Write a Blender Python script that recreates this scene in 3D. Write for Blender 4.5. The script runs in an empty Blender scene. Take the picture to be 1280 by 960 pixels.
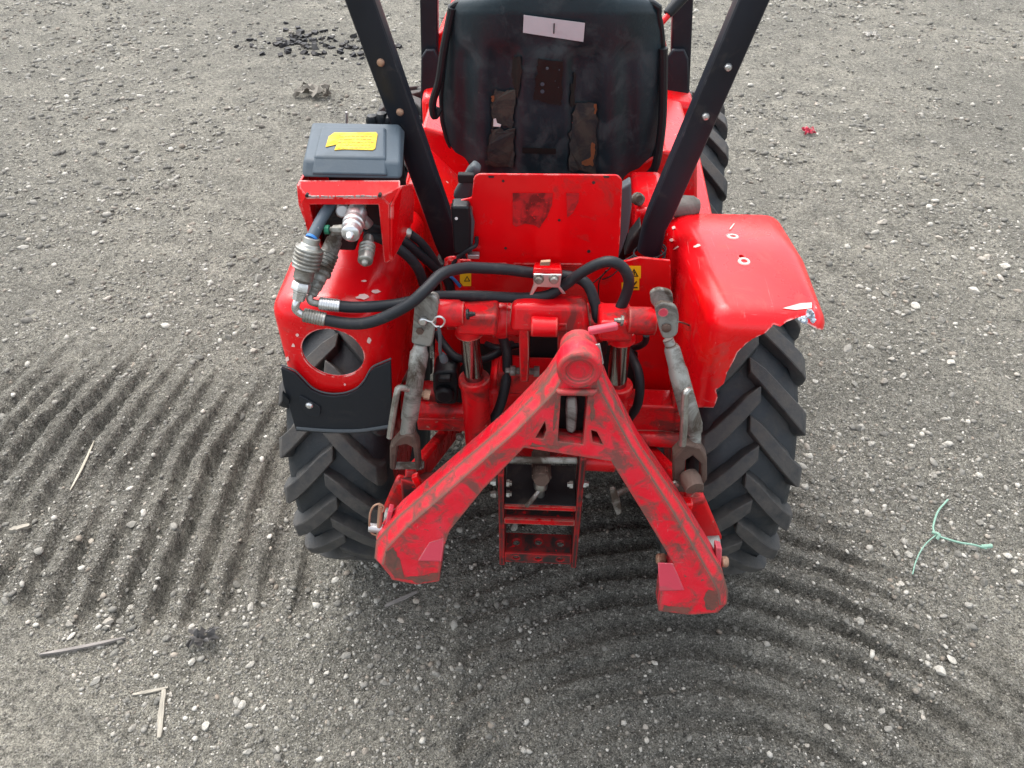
import bpy, bmesh, math, random
import numpy as np
from mathutils import Vector, Matrix

# ------------------------------------------------------------------ camera, sky, sun, exposure
S = bpy.context.scene
COL = S.collection
rad = math.radians
PITCH, CAM_H, FPX = rad(42.0), 1.66, 960.0          # phone held at head height, looking down
cam_d = bpy.data.cameras.new('camera'); cam = bpy.data.objects.new('camera', cam_d); COL.objects.link(cam)
cam.location = (0, 0, CAM_H); cam.rotation_euler = (math.pi/2 - PITCH, 0, 0)
cam_d.sensor_fit = 'HORIZONTAL'; cam_d.sensor_width = 36; cam_d.lens = 36*FPX/1280
cam_d.clip_start = 0.05; cam_d.clip_end = 2000
S.camera = cam
SUN_EL, SUN_AZ = rad(62), rad(-35)                   # azimuth from +Y towards +X
w = bpy.data.worlds.new('World'); S.world = w; w.use_nodes = True
nt = w.node_tree; nt.nodes.clear()
sky = nt.nodes.new('ShaderNodeTexSky'); sky.sky_type = 'NISHITA'; sky.sun_disc = False
sky.sun_elevation = SUN_EL; sky.sun_rotation = SUN_AZ
sky.air_density = 1.0; sky.dust_density = 4.0; sky.ozone_density = 1.0
hs = nt.nodes.new('ShaderNodeHueSaturation'); hs.inputs['Saturation'].default_value = 0.36   # thin even overcast
bg = nt.nodes.new('ShaderNodeBackground'); bg.inputs['Strength'].default_value = 0.15
wo = nt.nodes.new('ShaderNodeOutputWorld')
nt.links.new(sky.outputs[0], hs.inputs['Color']); nt.links.new(hs.outputs[0], bg.inputs['Color']); nt.links.new(bg.outputs[0], wo.inputs['Surface'])
sun_d = bpy.data.lights.new('sun', 'SUN'); sun_d.energy = 0.6; sun_d.angle = rad(85); sun_d.color = (1, .97, .93)
sun = bpy.data.objects.new('sun', sun_d); COL.objects.link(sun)
sun_dir = Vector((math.sin(SUN_AZ)*math.cos(SUN_EL), math.cos(SUN_AZ)*math.cos(SUN_EL), math.sin(SUN_EL)))
sun.rotation_euler = sun_dir.to_track_quat('Z', 'Y').to_euler(); sun.location = (0, 0, 8)
S.render.engine = 'CYCLES'
S.view_settings.view_transform = 'Standard'; S.view_settings.look = 'None'
S.view_settings.exposure = 1.75; S.view_settings.gamma = 1; S.view_settings.use_curve_mapping = False

random.seed(4); RNG = np.random.default_rng(11)

# ------------------------------------------------------------------ where the tractor stands, measured points
YAW = rad(2.6); TX, TY = 0.066, 1.355                # spot on the ground under the rear axle
TLOC = Vector((TX, TY, 0))
AX = Vector((math.cos(YAW), -math.sin(YAW), 0)); AY = Vector((math.sin(YAW), math.cos(YAW), 0))
def _ray(px, py):
    u = (px-640)/FPX; v = (480-py)/FPX
    return Vector((u, math.cos(PITCH)+v*math.sin(PITCH), -math.sin(PITCH)+v*math.cos(PITCH)))
O_W = Vector((0, 0, CAM_H))
def to_local(p):
    d = p-TLOC; return Vector((d.dot(AX), d.dot(AY), d.z))
O_L = to_local(O_W)
def _rl(px, py):
    r = _ray(px, py); return Vector((r.dot(AX), r.dot(AY), r.z))
def P(px, py, y):                                    # measured point of the tractor at its depth y
    r = _rl(px, py); return O_L + r*((y-O_L.y)/r.y)
def Pz(px, py, z):
    r = _rl(px, py); return O_L + r*((z-O_L.z)/r.z)
def Pp(px, py, p0, n):
    r = _rl(px, py); return O_L + r*((p0-O_L).dot(n)/r.dot(n))
def G(px, py, z=0.0):                                # point on the ground, world
    r = _ray(px, py); return O_W + r*((z-CAM_H)/r.z)

# ------------------------------------------------------------------ mesh helpers
class MB:
    def __init__(s): s.v = []; s.f = []; s.m = []
    def add(s, vs, fs, mi=0):
        b = len(s.v); s.v += [tuple(x) for x in vs]
        for f in fs: s.f.append(tuple(b+i for i in f)); s.m.append(mi)
    def box8(s, c, mi=0):                            # 4 lower then 4 upper corners, counter-clockwise from above
        s.add(c, [(3,2,1,0),(4,5,6,7),(0,1,5,4),(1,2,6,5),(2,3,7,6),(3,0,4,7)], mi)
    def box(s, c, size, R=None, mi=0):
        c = Vector(c); x, y, z = [k/2 for k in size]
        pts = [Vector(p) for p in ((-x,-y,-z),(x,-y,-z),(x,y,-z),(-x,y,-z),(-x,-y,z),(x,-y,z),(x,y,z),(-x,y,z))]
        if R is not None: pts = [R @ p for p in pts]
        s.box8([c+p for p in pts], mi)
    def beam(s, a, b, wd, ht, up=(0,0,1), mi=0):
        a = Vector(a); b = Vector(b); z = (b-a).normalized(); up = Vector(up)
        x = z.cross(up).normalized(); y = x.cross(z).normalized()
        L = []
        for p in (a, b):
            for (i, j) in ((-1,-1),(1,-1),(1,1),(-1,1)): L.append(p + x*(i*wd/2) + y*(j*ht/2))
        s.add(L, [(0,1,2,3),(7,6,5,4),(0,4,5,1),(1,5,6,2),(2,6,7,3),(3,7,4,0)], mi)
    def ring_tube(s, pts, radii, seg=14, cap=True, mi=0, up=None):
        pts = [Vector(p) for p in pts]; n = len(pts)
        if not hasattr(radii, '__len__'): radii = [radii]*n
        T = []
        for i in range(n):
            t = pts[min(i+1, n-1)]-pts[max(i-1, 0)]
            T.append(t.normalized() if t.length > 1e-9 else Vector((0,0,1)))
        ref = Vector(up) if up else (Vector((0,0,1)) if abs(T[0].z) < .9 else Vector((1,0,0)))
        nx = T[0].cross(ref).normalized(); vs = []
        for i in range(n):
            nx = (nx - T[i]*nx.dot(T[i])).normalized(); ny = T[i].cross(nx)
            for k in range(seg):
                a = 2*math.pi*k/seg; vs.append(pts[i] + (nx*math.cos(a)+ny*math.sin(a))*radii[i])
        fs = []
        for i in range(n-1):
            for k in range(seg):
                k2 = (k+1) % seg; fs.append((i*seg+k, i*seg+k2, (i+1)*seg+k2, (i+1)*seg+k))
        if cap: fs.append(tuple(range(seg-1, -1, -1))); fs.append(tuple((n-1)*seg+k for k in range(seg)))
        s.add(vs, fs, mi)
    def tube(s, pts, r, seg=12, step=6, cap=True, mi=0):
        s.ring_tube(catmull([Vector(p) for p in pts], step), r, seg, cap, mi)
    def cyl(s, a, b, r, r2=None, seg=20, mi=0):
        s.ring_tube([a, b], [r, r if r2 is None else r2], seg, True, mi)
    def lathe(s, a, d, prof, seg=20, mi=0):          # prof: (distance along d, radius)
        a = Vector(a); d = Vector(d).normalized()
        z = d; ref = Vector((0,0,1)) if abs(z.z) < .9 else Vector((1,0,0))
        x = z.cross(ref).normalized(); y = z.cross(x); vs = []
        for (t, r) in prof:
            for k in range(seg):
                q = 2*math.pi*k/seg; vs.append(a + z*t + (x*math.cos(q)+y*math.sin(q))*max(r, 1e-5))
        fs = []; n = len(prof)
        for i in range(n-1):
            for k in range(seg):
                k2 = (k+1) % seg; fs.append((i*seg+k, i*seg+k2, (i+1)*seg+k2, (i+1)*seg+k))
        fs.append(tuple(range(seg-1, -1, -1))); fs.append(tuple((n-1)*seg+k for k in range(seg)))
        s.add(vs, fs, mi)
    def prism(s, poly, vec, holes=(), mi=0):         # planar outline with holes, given thickness along vec
        bm = bmesh.new(); edges = []
        for loop in [poly]+list(holes):
            vv = [bm.verts.new(p) for p in loop]
            for i in range(len(vv)): edges.append(bm.edges.new((vv[i], vv[(i+1) % len(vv)])))
        if holes: bmesh.ops.triangle_fill(bm, edges=edges, use_beauty=True, use_dissolve=False)
        else: bm.faces.new(bm.verts[:])
        r = bmesh.ops.extrude_face_region(bm, geom=bm.faces[:], use_keep_orig=True)
        nv = [g for g in r['geom'] if isinstance(g, bmesh.types.BMVert)]
        bmesh.ops.translate(bm, verts=nv, vec=Vector(vec))
        bmesh.ops.recalc_face_normals(bm, faces=bm.faces[:])
        bm.verts.index_update()
        s.add([v.co.copy() for v in bm.verts], [[v.index for v in f.verts] for f in bm.faces], mi); bm.free()
    def build(s, name, mats, parent=None, bevel=0, seg=2, smooth=True, angle=35, recalc=True):
        me = bpy.data.meshes.new(name); me.from_pydata(s.v, [], s.f); me.update()
        if not isinstance(mats, (list, tuple)): mats = [mats]
        for m in mats: me.materials.append(m)
        me.polygons.foreach_set('material_index', s.m)
        if recalc:
            bm = bmesh.new(); bm.from_mesh(me); bmesh.ops.recalc_face_normals(bm, faces=bm.faces[:]); bm.to_mesh(me); bm.free()
        if smooth:
            me.polygons.foreach_set('use_smooth', [True]*len(me.polygons)); me.set_sharp_from_angle(angle=rad(angle))
        o = bpy.data.objects.new(name, me); COL.objects.link(o)
        if parent: o.parent = parent
        if bevel:
            b = o.modifiers.new('bevel', 'BEVEL'); b.width = bevel; b.segments = seg; b.limit_method = 'ANGLE'; b.angle_limit = rad(38)
            b.harden_normals = False
        return o
def catmull(p, step=6):
    if len(p) < 3: return p
    out = []; q = [p[0]*2-p[1]] + p + [p[-1]*2-p[-2]]
    for i in range(1, len(q)-2):
        a, b, c, d = q[i-1], q[i], q[i+1], q[i+2]
        for k in range(step):
            t = k/step
            out.append(.5*((2*b)+(c-a)*t+(2*a-5*b+4*c-d)*t*t+(3*b-a-3*c+d)*t**3))
    out.append(p[-1]); return out
def tag(o, label=None, cat=None, group=None, kind=None):
    if label: o['label'] = label
    if cat: o['category'] = cat
    if group: o['group'] = group
    if kind: o['kind'] = kind
    return o
def empty(name, loc=(0,0,0), rz=0):
    o = bpy.data.objects.new(name, None); COL.objects.link(o); o.location = loc; o.rotation_euler = (0,0,rz); o.empty_display_size = .1
    return o
def boolean(o, cutters):
    for c in cutters:
        m = o.modifiers.new('cut', 'BOOLEAN'); m.operation = 'DIFFERENCE'; m.solver = 'EXACT'; m.object = c
    bpy.context.view_layer.update()
    me = bpy.data.meshes.new_from_object(o.evaluated_get(bpy.context.evaluated_depsgraph_get()))
    o.modifiers.clear(); o.data = me
    for c in cutters: bpy.data.objects.remove(c, do_unlink=True)
    me.polygons.foreach_set('use_smooth', [True]*len(me.polygons)); me.set_sharp_from_angle(angle=rad(30))
    return o
def rounded(poly, r, n=4):                           # round the corners of a list of 3D points (closed)
    out = []; N = len(poly)
    for i in range(N):
        a, b, c = Vector(poly[i-1]), Vector(poly[i]), Vector(poly[(i+1) % N])
        rr = r[i] if hasattr(r, '__len__') else r
        if rr <= 0: out.append(b); continue
        u = (a-b); v = (c-b); k = min(rr, u.length*.45, v.length*.45)
        p0 = b+u.normalized()*k; p1 = b+v.normalized()*k
        for j in range(n+1):
            t = j/n; out.append(p0*(1-t)**2 + b*2*t*(1-t) + p1*t*t)
    return out

# ------------------------------------------------------------------ materials
def new_mat(name):
    m = bpy.data.materials.new(name); m.use_nodes = True; t = m.node_tree
    return m, t, t.nodes['Principled BSDF']
def nd(t, kind, **kw):
    n = t.nodes.new(kind)
    for k, v in kw.items(): setattr(n, k, v)
    return n
def noise(t, co, scale, detail=4, rough=.55, dist=0):
    n = nd(t, 'ShaderNodeTexNoise'); n.inputs['Scale'].default_value = scale; n.inputs['Detail'].default_value = detail
    n.inputs['Roughness'].default_value = rough; n.inputs['Distortion'].default_value = dist
    if co is not None: t.links.new(co, n.inputs['Vector'])
    return n.outputs['Fac']
def ramp(t, fac, lo, hi, a=0.0, b=1.0):
    n = nd(t, 'ShaderNodeMapRange'); n.clamp = True
    n.inputs[1].default_value = lo; n.inputs[2].default_value = hi; n.inputs[3].default_value = a; n.inputs[4].default_value = b
    t.links.new(fac, n.inputs[0]); return n.outputs[0]
def mth(t, op, a, b=None):
    n = nd(t, 'ShaderNodeMath', operation=op)
    for i, x in enumerate((a, b)):
        if x is None: continue
        if isinstance(x, (int, float)): n.inputs[i].default_value = x
        else: t.links.new(x, n.inputs[i])
    return n.outputs[0]
def mixc(t, fac, a, b):
    n = nd(t, 'ShaderNodeMix', data_type='RGBA')
    if isinstance(fac, (int, float)): n.inputs[0].default_value = fac
    else: t.links.new(fac, n.inputs[0])
    for i, x in ((6, a), (7, b)):
        if isinstance(x, tuple): n.inputs[i].default_value = (*x, 1) if len(x) == 3 else x
        else: t.links.new(x, n.inputs[i])
    return n.outputs[2]
def bump(t, h, strength, dist, normal=None):
    n = nd(t, 'ShaderNodeBump'); n.inputs['Strength'].default_value = strength; n.inputs['Distance'].default_value = dist
    t.links.new(h, n.inputs['Height'])
    if normal: t.links.new(normal, n.inputs['Normal'])
    return n.outputs[0]
def edge_mask(t, radius):                            # worn arrises
    b = nd(t, 'ShaderNodeBevel', samples=4); b.inputs['Radius'].default_value = radius
    g = nd(t, 'ShaderNodeNewGeometry'); d = nd(t, 'ShaderNodeVectorMath', operation='DOT_PRODUCT')
    t.links.new(b.outputs[0], d.inputs[0]); t.links.new(g.outputs['Normal'], d.inputs[1])
    return ramp(t, d.outputs['Value'], .992, .86)
def worn(name, base, rough=.3, chip=(.45,.25,.22), chip_amt=.3, edge=.5, edge_r=.004, dirt=(.10,.075,.055), dirt_amt=.2, metal=0.0,
         coat=0.0, var=.08, scale=1.0, bump_s=.12, fade=None, fade_amt=0.0, scratch=0.0):
    m, t, p = new_mat(name); tc = nd(t, 'ShaderNodeTexCoord'); co = tc.outputs['Object']
    n1 = noise(t, co, 9*scale, 5); n2 = noise(t, co, 55*scale, 6, .62); n3 = noise(t, co, 260*scale, 3, .6)
    c = mixc(t, ramp(t, n1, .35, .7), tuple(k*(1-var) for k in base), tuple(min(1, k*(1+var)) for k in base))
    if fade: c = mixc(t, mth(t, 'MULTIPLY', ramp(t, noise(t, co, 5*scale, 6, .6, .4), .45, .7), fade_amt), c, fade)
    dm = mth(t, 'MULTIPLY', ramp(t, noise(t, co, 16*scale, 7, .68, .6), .60-.25*dirt_amt, .70-.15*dirt_amt), min(1, .35+dirt_amt))
    c = mixc(t, dm, c, dirt)  # dirt blotches; on the seat shell this colour paints its sheen
    chips = ramp(t, n2, .74-.14*chip_amt, .76-.14*chip_amt)
    if edge > 0:
        e = mth(t, 'MULTIPLY', edge_mask(t, edge_r), ramp(t, noise(t, co, 38*scale, 5, .65), .62-.3*edge, .70-.3*edge))
        chips = mth(t, 'MAXIMUM', chips, e)
    if scratch > 0:                                  # fine scratches in two directions
        for rot, sc in (((.3,.5,.2), (420,9,60)), ((1.1,.2,.9), (30,14,380))):
            mp = nd(t, 'ShaderNodeMapping'); mp.inputs['Rotation'].default_value = rot; mp.inputs['Scale'].default_value = sc; t.links.new(co, mp.inputs['Vector'])
            sm = mth(t, 'MULTIPLY', ramp(t, noise(t, mp.outputs[0], 1, 3, .6), .66, .70), ramp(t, n1, .42, .6, 0, scratch))
            c = mixc(t, sm, c, tuple(min(1, .55*k+.18) for k in base))
    c = mixc(t, chips, c, chip)
    t.links.new(c, p.inputs['Base Color'])
    r = mth(t, 'ADD', ramp(t, n1, .3, .7, rough-.05, rough+.08), mth(t, 'MULTIPLY', mth(t, 'MAXIMUM', dm, chips), .35))
    t.links.new(r, p.inputs['Roughness']); p.inputs['Metallic'].default_value = metal
    p.inputs['Specular IOR Level'].default_value = .3 if max(base) < .05 else .32; p.inputs['Coat Weight'].default_value = coat; p.inputs['Coat Roughness'].default_value = .2; p.inputs['Coat IOR'].default_value = 1.6
    h = mth(t, 'ADD', mth(t, 'MULTIPLY', n2, .6), mth(t, 'MULTIPLY', n3, .25))
    h = mth(t, 'SUBTRACT', h, mth(t, 'MULTIPLY', chips, .25))
    t.links.new(bump(t, h, bump_s, .004), p.inputs['Normal'])
    return m
RED = (.62, .0012, .004)
M = {}
M['red'] = worn('red_paint', RED, .22, (.62,.30,.27), .12, .5, .003, (.09,.03,.025), .12, coat=.15, bump_s=.05)
M['red_gloss'] = worn('red_fender_paint', (.64,.002,.006), .26, (.74,.46,.42), .22, .6, .004, (.30,.05,.04), .16, coat=.15, bump_s=.10, fade=(.62,.014,.005), fade_amt=.6, scratch=.5)
M['red_cast'] = worn('red_cast_paint', (.52,.002,.006), .28, (.36,.18,.14), .50, .8, .004, (.050,.018,.014), .46, bump_s=.22)
M['red_old'] = worn('red_weathered_paint', (.62,.008,.022), .36, (.12,.07,.052), .50, 1.0, .012, (.10,.055,.043), .50, scale=1.7, scratch=.5, bump_s=.35, fade=(.62,.06,.085), fade_amt=.5)
M['red_pale'] = worn('red_bleached_paint', (.52,.05,.08), .4, (.4,.22,.2), .2, .6, .003, (.2,.08,.07), .2, bump_s=.2)
M['red_worn'] = worn('red_paint_rubbed_black', (.028,.022,.020), .5, (.50,.010,.012), .80, 1.0, .006, (.30,.01,.01), .40, bump_s=.25)
M['black_paint'] = worn('black_paint', (.008,.010,.015), .42, (.12,.12,.13), .02, .18, .002, (.05,.045,.04), .05, bump_s=.08, var=.2)
M['black_plastic'] = worn('black_plastic', (.008,.010,.012), .40, (.06,.06,.06), .05, .15, .002, (.035,.032,.03), .05, bump_s=.08)
M['hose'] = worn('hose_rubber', (.011,.013,.016), .5, (.06,.06,.06), .05, 0, .002, (.06,.055,.05), .12, bump_s=.12)
M['flap'] = worn('flap_rubber', (.010,.013,.017), .5, (.05,.05,.05), .05, 0, .002, (.05,.045,.04), .12, bump_s=.15)
M['seat'] = worn('seat_shell', (.012,.023,.029), .42, (.07,.07,.065), .05, .3, .004, (.040,.052,.056), .45, bump_s=.25, var=.25)  # bluish sheen painted into the base tint and the paler blotches
M['seat_mud'] = worn('seat_mud', (.052,.046,.037), .8, (.03,.03,.03), .75, 0, .003, (.022,.024,.026), .75, bump_s=.4)
M['seat_rust'] = worn('rust_stain', (.20,.075,.03), .85, (.05,.03,.02), .3, 0, .003, (.05,.03,.02), .2, bump_s=.4)
M['dark'] = worn('dark_iron', (.012,.012,.013), .6, (.08,.07,.06), .1, .3, .003, (.06,.05,.04), .25, bump_s=.3)
M['zinc'] = worn('zinc_plated', (.36,.36,.33), .36, (.16,.13,.10), .35, .45, .003, (.11,.095,.075), .5, metal=.85, bump_s=.2)
M['zinc_bright'] = worn('bright_zinc', (.60,.61,.60), .3, (.25,.22,.18), .1, .1, .002, (.22,.2,.17), .12, metal=.9, bump_s=.1)
M['galv'] = worn('galvanised_steel', (.30,.305,.28), .5, (.11,.07,.05), .45, .6, .004, (.075,.058,.044), .62, metal=.5, bump_s=.4)
M['rusty'] = worn('rusty_iron', (.105,.07,.055), .65, (.20,.15,.12), .4, .5, .003, (.05,.035,.028), .5, metal=.25, bump_s=.5)
M['rust_red'] = worn('rusted_paint', (.17,.055,.042), .6, (.42,.012,.02), .7, 0, .003, (.09,.055,.042), .6, bump_s=.5, scale=2)
M['chrome'] = worn('chrome_rod', (.28,.27,.26), .16, (.1,.09,.08), .03, 0, .002, (.1,.08,.07), .12, metal=1.0, bump_s=.02)
M['grey_lid'] = worn('grey_plastic', (.050,.070,.088), .5, (.25,.26,.27), .05, .15, .002, (.085,.10,.11), .35, bump_s=.12)
M['grey_trim'] = worn('grey_trim', (.055,.065,.072), .5, (.1,.1,.1), .1, .2, .002, (.08,.08,.08), .2, bump_s=.1)
M['yellow'] = worn('yellow_sticker', (.60,.39,.012), .5, (.28,.18,.02), .75, 0, .002, (.46,.28,.02), .6, scale=3, bump_s=.05)
M['yellow_sign'] = worn('yellow_warning_sticker', (.80,.46,.01), .4, (.4,.25,.05), .1, 0, .002, (.5,.3,.02), .1, bump_s=.02)
M['ink'] = worn('black_ink', (.012,.011,.01), .5, (.5,.3,.02), .05, 0, .002, (.02,.02,.02), .05, bump_s=.02)
M['paper'] = worn('off_white_sticker', (.50,.49,.51), .5, (.30,.28,.30), .15, 0, .002, (.40,.37,.40), .3, bump_s=.05)
M['scuff'] = worn('scuffed_decal_rest', (.14,.006,.006), .5, (.55,.008,.01), .9, 0, .002, (.42,.008,.01), .75, bump_s=.25, scale=2.2)
M['tin'] = worn('dull_steel', (.45,.44,.43), .4, (.25,.2,.18), .2, .3, .002, (.25,.2,.17), .2, metal=.8, bump_s=.1)
M['white'] = worn('white_plastic', (.7,.7,.68), .4, (.5,.48,.45), .1, 0, .002, (.4,.37,.33), .2, bump_s=.05)
M['primer'] = worn('bare_filler', (.72,.48,.43), .6, (.6,.2,.18), .3, 0, .002, (.6,.3,.27), .2, bump_s=.1)
M['bluegrey'] = worn('torn_glassfibre', (.34,.40,.45), .8, (.2,.2,.2), .3, 0, .002, (.15,.15,.15), .4, bump_s=.5)
M['bluefit'] = worn('blue_seal', (.03,.16,.45), .5, (.02,.05,.1), .1, 0, .002, (.03,.1,.2), .1)
M['greenfit'] = worn('green_cap', (.02,.16,.09), .5, (.02,.05,.03), .1, 0, .002, (.03,.08,.05), .1)
M['copper'] = worn('rusted_bolt', (.40,.25,.17), .5, (.2,.1,.06), .3, 0, .002, (.16,.09,.06), .4, metal=.6, bump_s=.3)
M['mudcap'] = worn('muddy_step_rubber', (.16,.145,.13), .8, (.06,.05,.05), .4, .3, .003, (.06,.055,.05), .5, bump_s=.6)
def tyre_mat():
    m, t, p = new_mat('tyre_rubber'); tc = nd(t, 'ShaderNodeTexCoord'); co = tc.outputs['Object']
    a = nd(t, 'ShaderNodeAttribute', attribute_name='lug')
    n = noise(t, co, 30, 8, .68); n2 = noise(t, co, 180, 4, .65)
    c = mixc(t, ramp(t, n, .35, .7), (.008,.012,.016), (.014,.019,.023))
    d = mth(t, 'MULTIPLY', a.outputs['Fac'], ramp(t, n, .34, .58, .25, .95))
    d = mth(t, 'MAXIMUM', d, ramp(t, noise(t, co, 14, 8, .72, .5), .50, .68, 0, .7))
    c = mixc(t, d, c, mixc(t, n2, (.040,.039,.037), (.085,.077,.066)))
    t.links.new(c, p.inputs['Base Color']); t.links.new(ramp(t, d, 0, 1, .55, .9), p.inputs['Roughness'])
    t.links.new(bump(t, mth(t, 'ADD', n, mth(t, 'MULTIPLY', n2, .3)), .3, .006), p.inputs['Normal'])
    return m
M['tyre'] = tyre_mat()

# ------------------------------------------------------------------ ground
_lat = RNG.random((8, 257, 257))
def vn(x, y, k=0):                                   # value noise, 0..1
    xi = np.floor(x).astype(int); yi = np.floor(y).astype(int); fx = x-xi; fy = y-yi
    fx = fx*fx*(3-2*fx); fy = fy*fy*(3-2*fy); L = _lat[k % 8]; xi %= 256; yi %= 256
    x1 = (xi+1) % 256; y1 = (yi+1) % 256; a = L[xi, yi]; b = L[x1, yi]; c = L[xi, y1]; d = L[x1, y1]
    return (a*(1-fx)+b*fx)*(1-fy) + (c*(1-fx)+d*fx)*fy
def fbm(x, y, f, o=4, k=0, g=.5):
    s = 0; amp = 1; tot = 0
    for i in range(o):
        s = s+amp*vn(x*f+17.3*i, y*f-9.1*i, k+i); tot += amp; amp *= g; f *= 2.03
    return s/tot
def sst(a, b, x):
    t = np.clip((x-a)/(b-a), 0, 1); return t*t*(3-2*t)
def track_masks(x, y):
    wob = (fbm(x, y, 2.2, 3, 1)-.5)
    # grouser marks left of the tractor: bars along y
    m1 = sst(-.44, -.56, x+wob*.12)*sst(.92, 1.04, y+wob*.25+.10*(x+.5))*sst(2.05, 1.5, y+wob*.3-.35*np.minimum(x+.5, 0)*-1*.4)
    u1 = (x+.10*np.maximum(y-1.35, 0)**2*-2.2 + wob*.035 + (fbm(x, y, 11, 2, 2)-.5)*.014)/.084
    # curved grouser marks behind and right of the tractor: bars along arcs
    cx, cy = .38, .15
    r = np.hypot(x-cx, y-cy)
    m2 = sst(-.135, -.105, x+wob*.05)*sst(2.22, 1.96, y+.95*x+wob*.3)*sst(.22, .34, r)
    m2 = m2*(.35+.65*sst(.36, .54, fbm(x, y, 2.6, 3, 5)))
    u2 = (r+wob*.055 + (fbm(x, y, 9, 2, 4)-.5)*.022)/.076
    return m1, u1, m2, u2
def bars(u, duty=.5):
    f = u-np.floor(u)
    return sst(0, .07, f)*sst(duty+.10, duty, f)
def ground_h(x, y):
    m1, u1, m2, u2 = track_masks(x, y)
    h = (fbm(x, y, .55, 3, 0)-.5)*.05*sst(2.2, 5, y) + (fbm(x, y, 3.1, 4, 2)-.5)*.016
    rough = fbm(x, y, 16, 4, 3, .6)-.5
    crumb = fbm(x, y, 48, 2, 7, .6)-.5
    h = h + rough*.013 + crumb*.008*(.5+m1+m2)
    irr = np.clip(-.35+2.5*fbm(x, y, 3.5, 3, 6), .05, 1.7)
    h = h + m1*.034*irr*(bars(u1, .5)-.5) - m1*.008
    h = h + m2*.021*np.maximum(irr, .4)*(bars(u2, .52)-.5) - m2*.006
    # soil heaped at the edge of the curved pass
    h = h + .010*np.exp(-((x+.13+(fbm(x, y, 3, 2, 4)-.5)*.05)/.022)**2)*sst(1.15, .95, y)
    # fainter old wheel marks further off
    far = sst(2.0, 3.0, y)
    h = h + far*.006*np.sin((x*.35+y*1.0+(fbm(x, y, .8, 2, 1)-.5)*1.2)*22)*sst(.45, .6, fbm(x, y, .7, 2, 5))
    return h - .004
def axis(core_a, core_b, step, out_a, out_b, g=1.045):
    a = list(np.arange(core_a, core_b+step*.5, step)); s = step
    while a[-1] < out_b: s *= g; a.append(a[-1]+s)
    s = step
    while a[0] > out_a: s *= g; a.insert(0, a[0]-s)
    return np.array(a)
gx = axis(-1.45, 1.35, .0066, -120, 120); gy = axis(.48, 2.0, .0064, -30, 220, 1.04)
X, Y = np.meshgrid(gx, gy, indexing='ij'); Z = ground_h(X, Y)
fade = sst(40, 12, np.hypot(X, Y)); Z = Z*fade
nx_, ny_ = X.shape
co = np.stack([X, Y, Z], -1).reshape(-1, 3).astype(np.float32)
idx = np.arange(nx_*ny_).reshape(nx_, ny_)
quads = np.stack([idx[:-1, :-1], idx[1:, :-1], idx[1:, 1:], idx[:-1, 1:]], -1).reshape(-1, 4).astype(np.int32)
def raw_mesh(name, co, loops, per):
    me = bpy.data.meshes.new(name); me.vertices.add(len(co)); me.vertices.foreach_set('co', co.ravel().astype(np.float32))
    nf = len(loops); me.loops.add(nf*per); me.loops.foreach_set('vertex_index', loops.ravel().astype(np.int32))
    me.polygons.add(nf); me.polygons.foreach_set('loop_start', np.arange(0, nf*per, per, dtype=np.int32))
    me.update(calc_edges=True); me.validate(); return me
gme = raw_mesh('ground', co, quads, 4)
gme.polygons.foreach_set('use_smooth', np.ones(len(quads), dtype=bool))
m1, u1, m2, u2 = track_masks(X, Y)
damp_shade = np.clip(m2*.6 + m1*.4 + .55*np.exp(-(((X-.1)/.55)**2+((Y-1.15)/.5)**2)), 0, 1)  # damp along the track marks, plus soft shade painted under the tractor's rear
at_ = gme.attributes.new('damp_shade', 'FLOAT', 'POINT'); at_.data.foreach_set('value', damp_shade.ravel().astype(np.float32))
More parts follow.
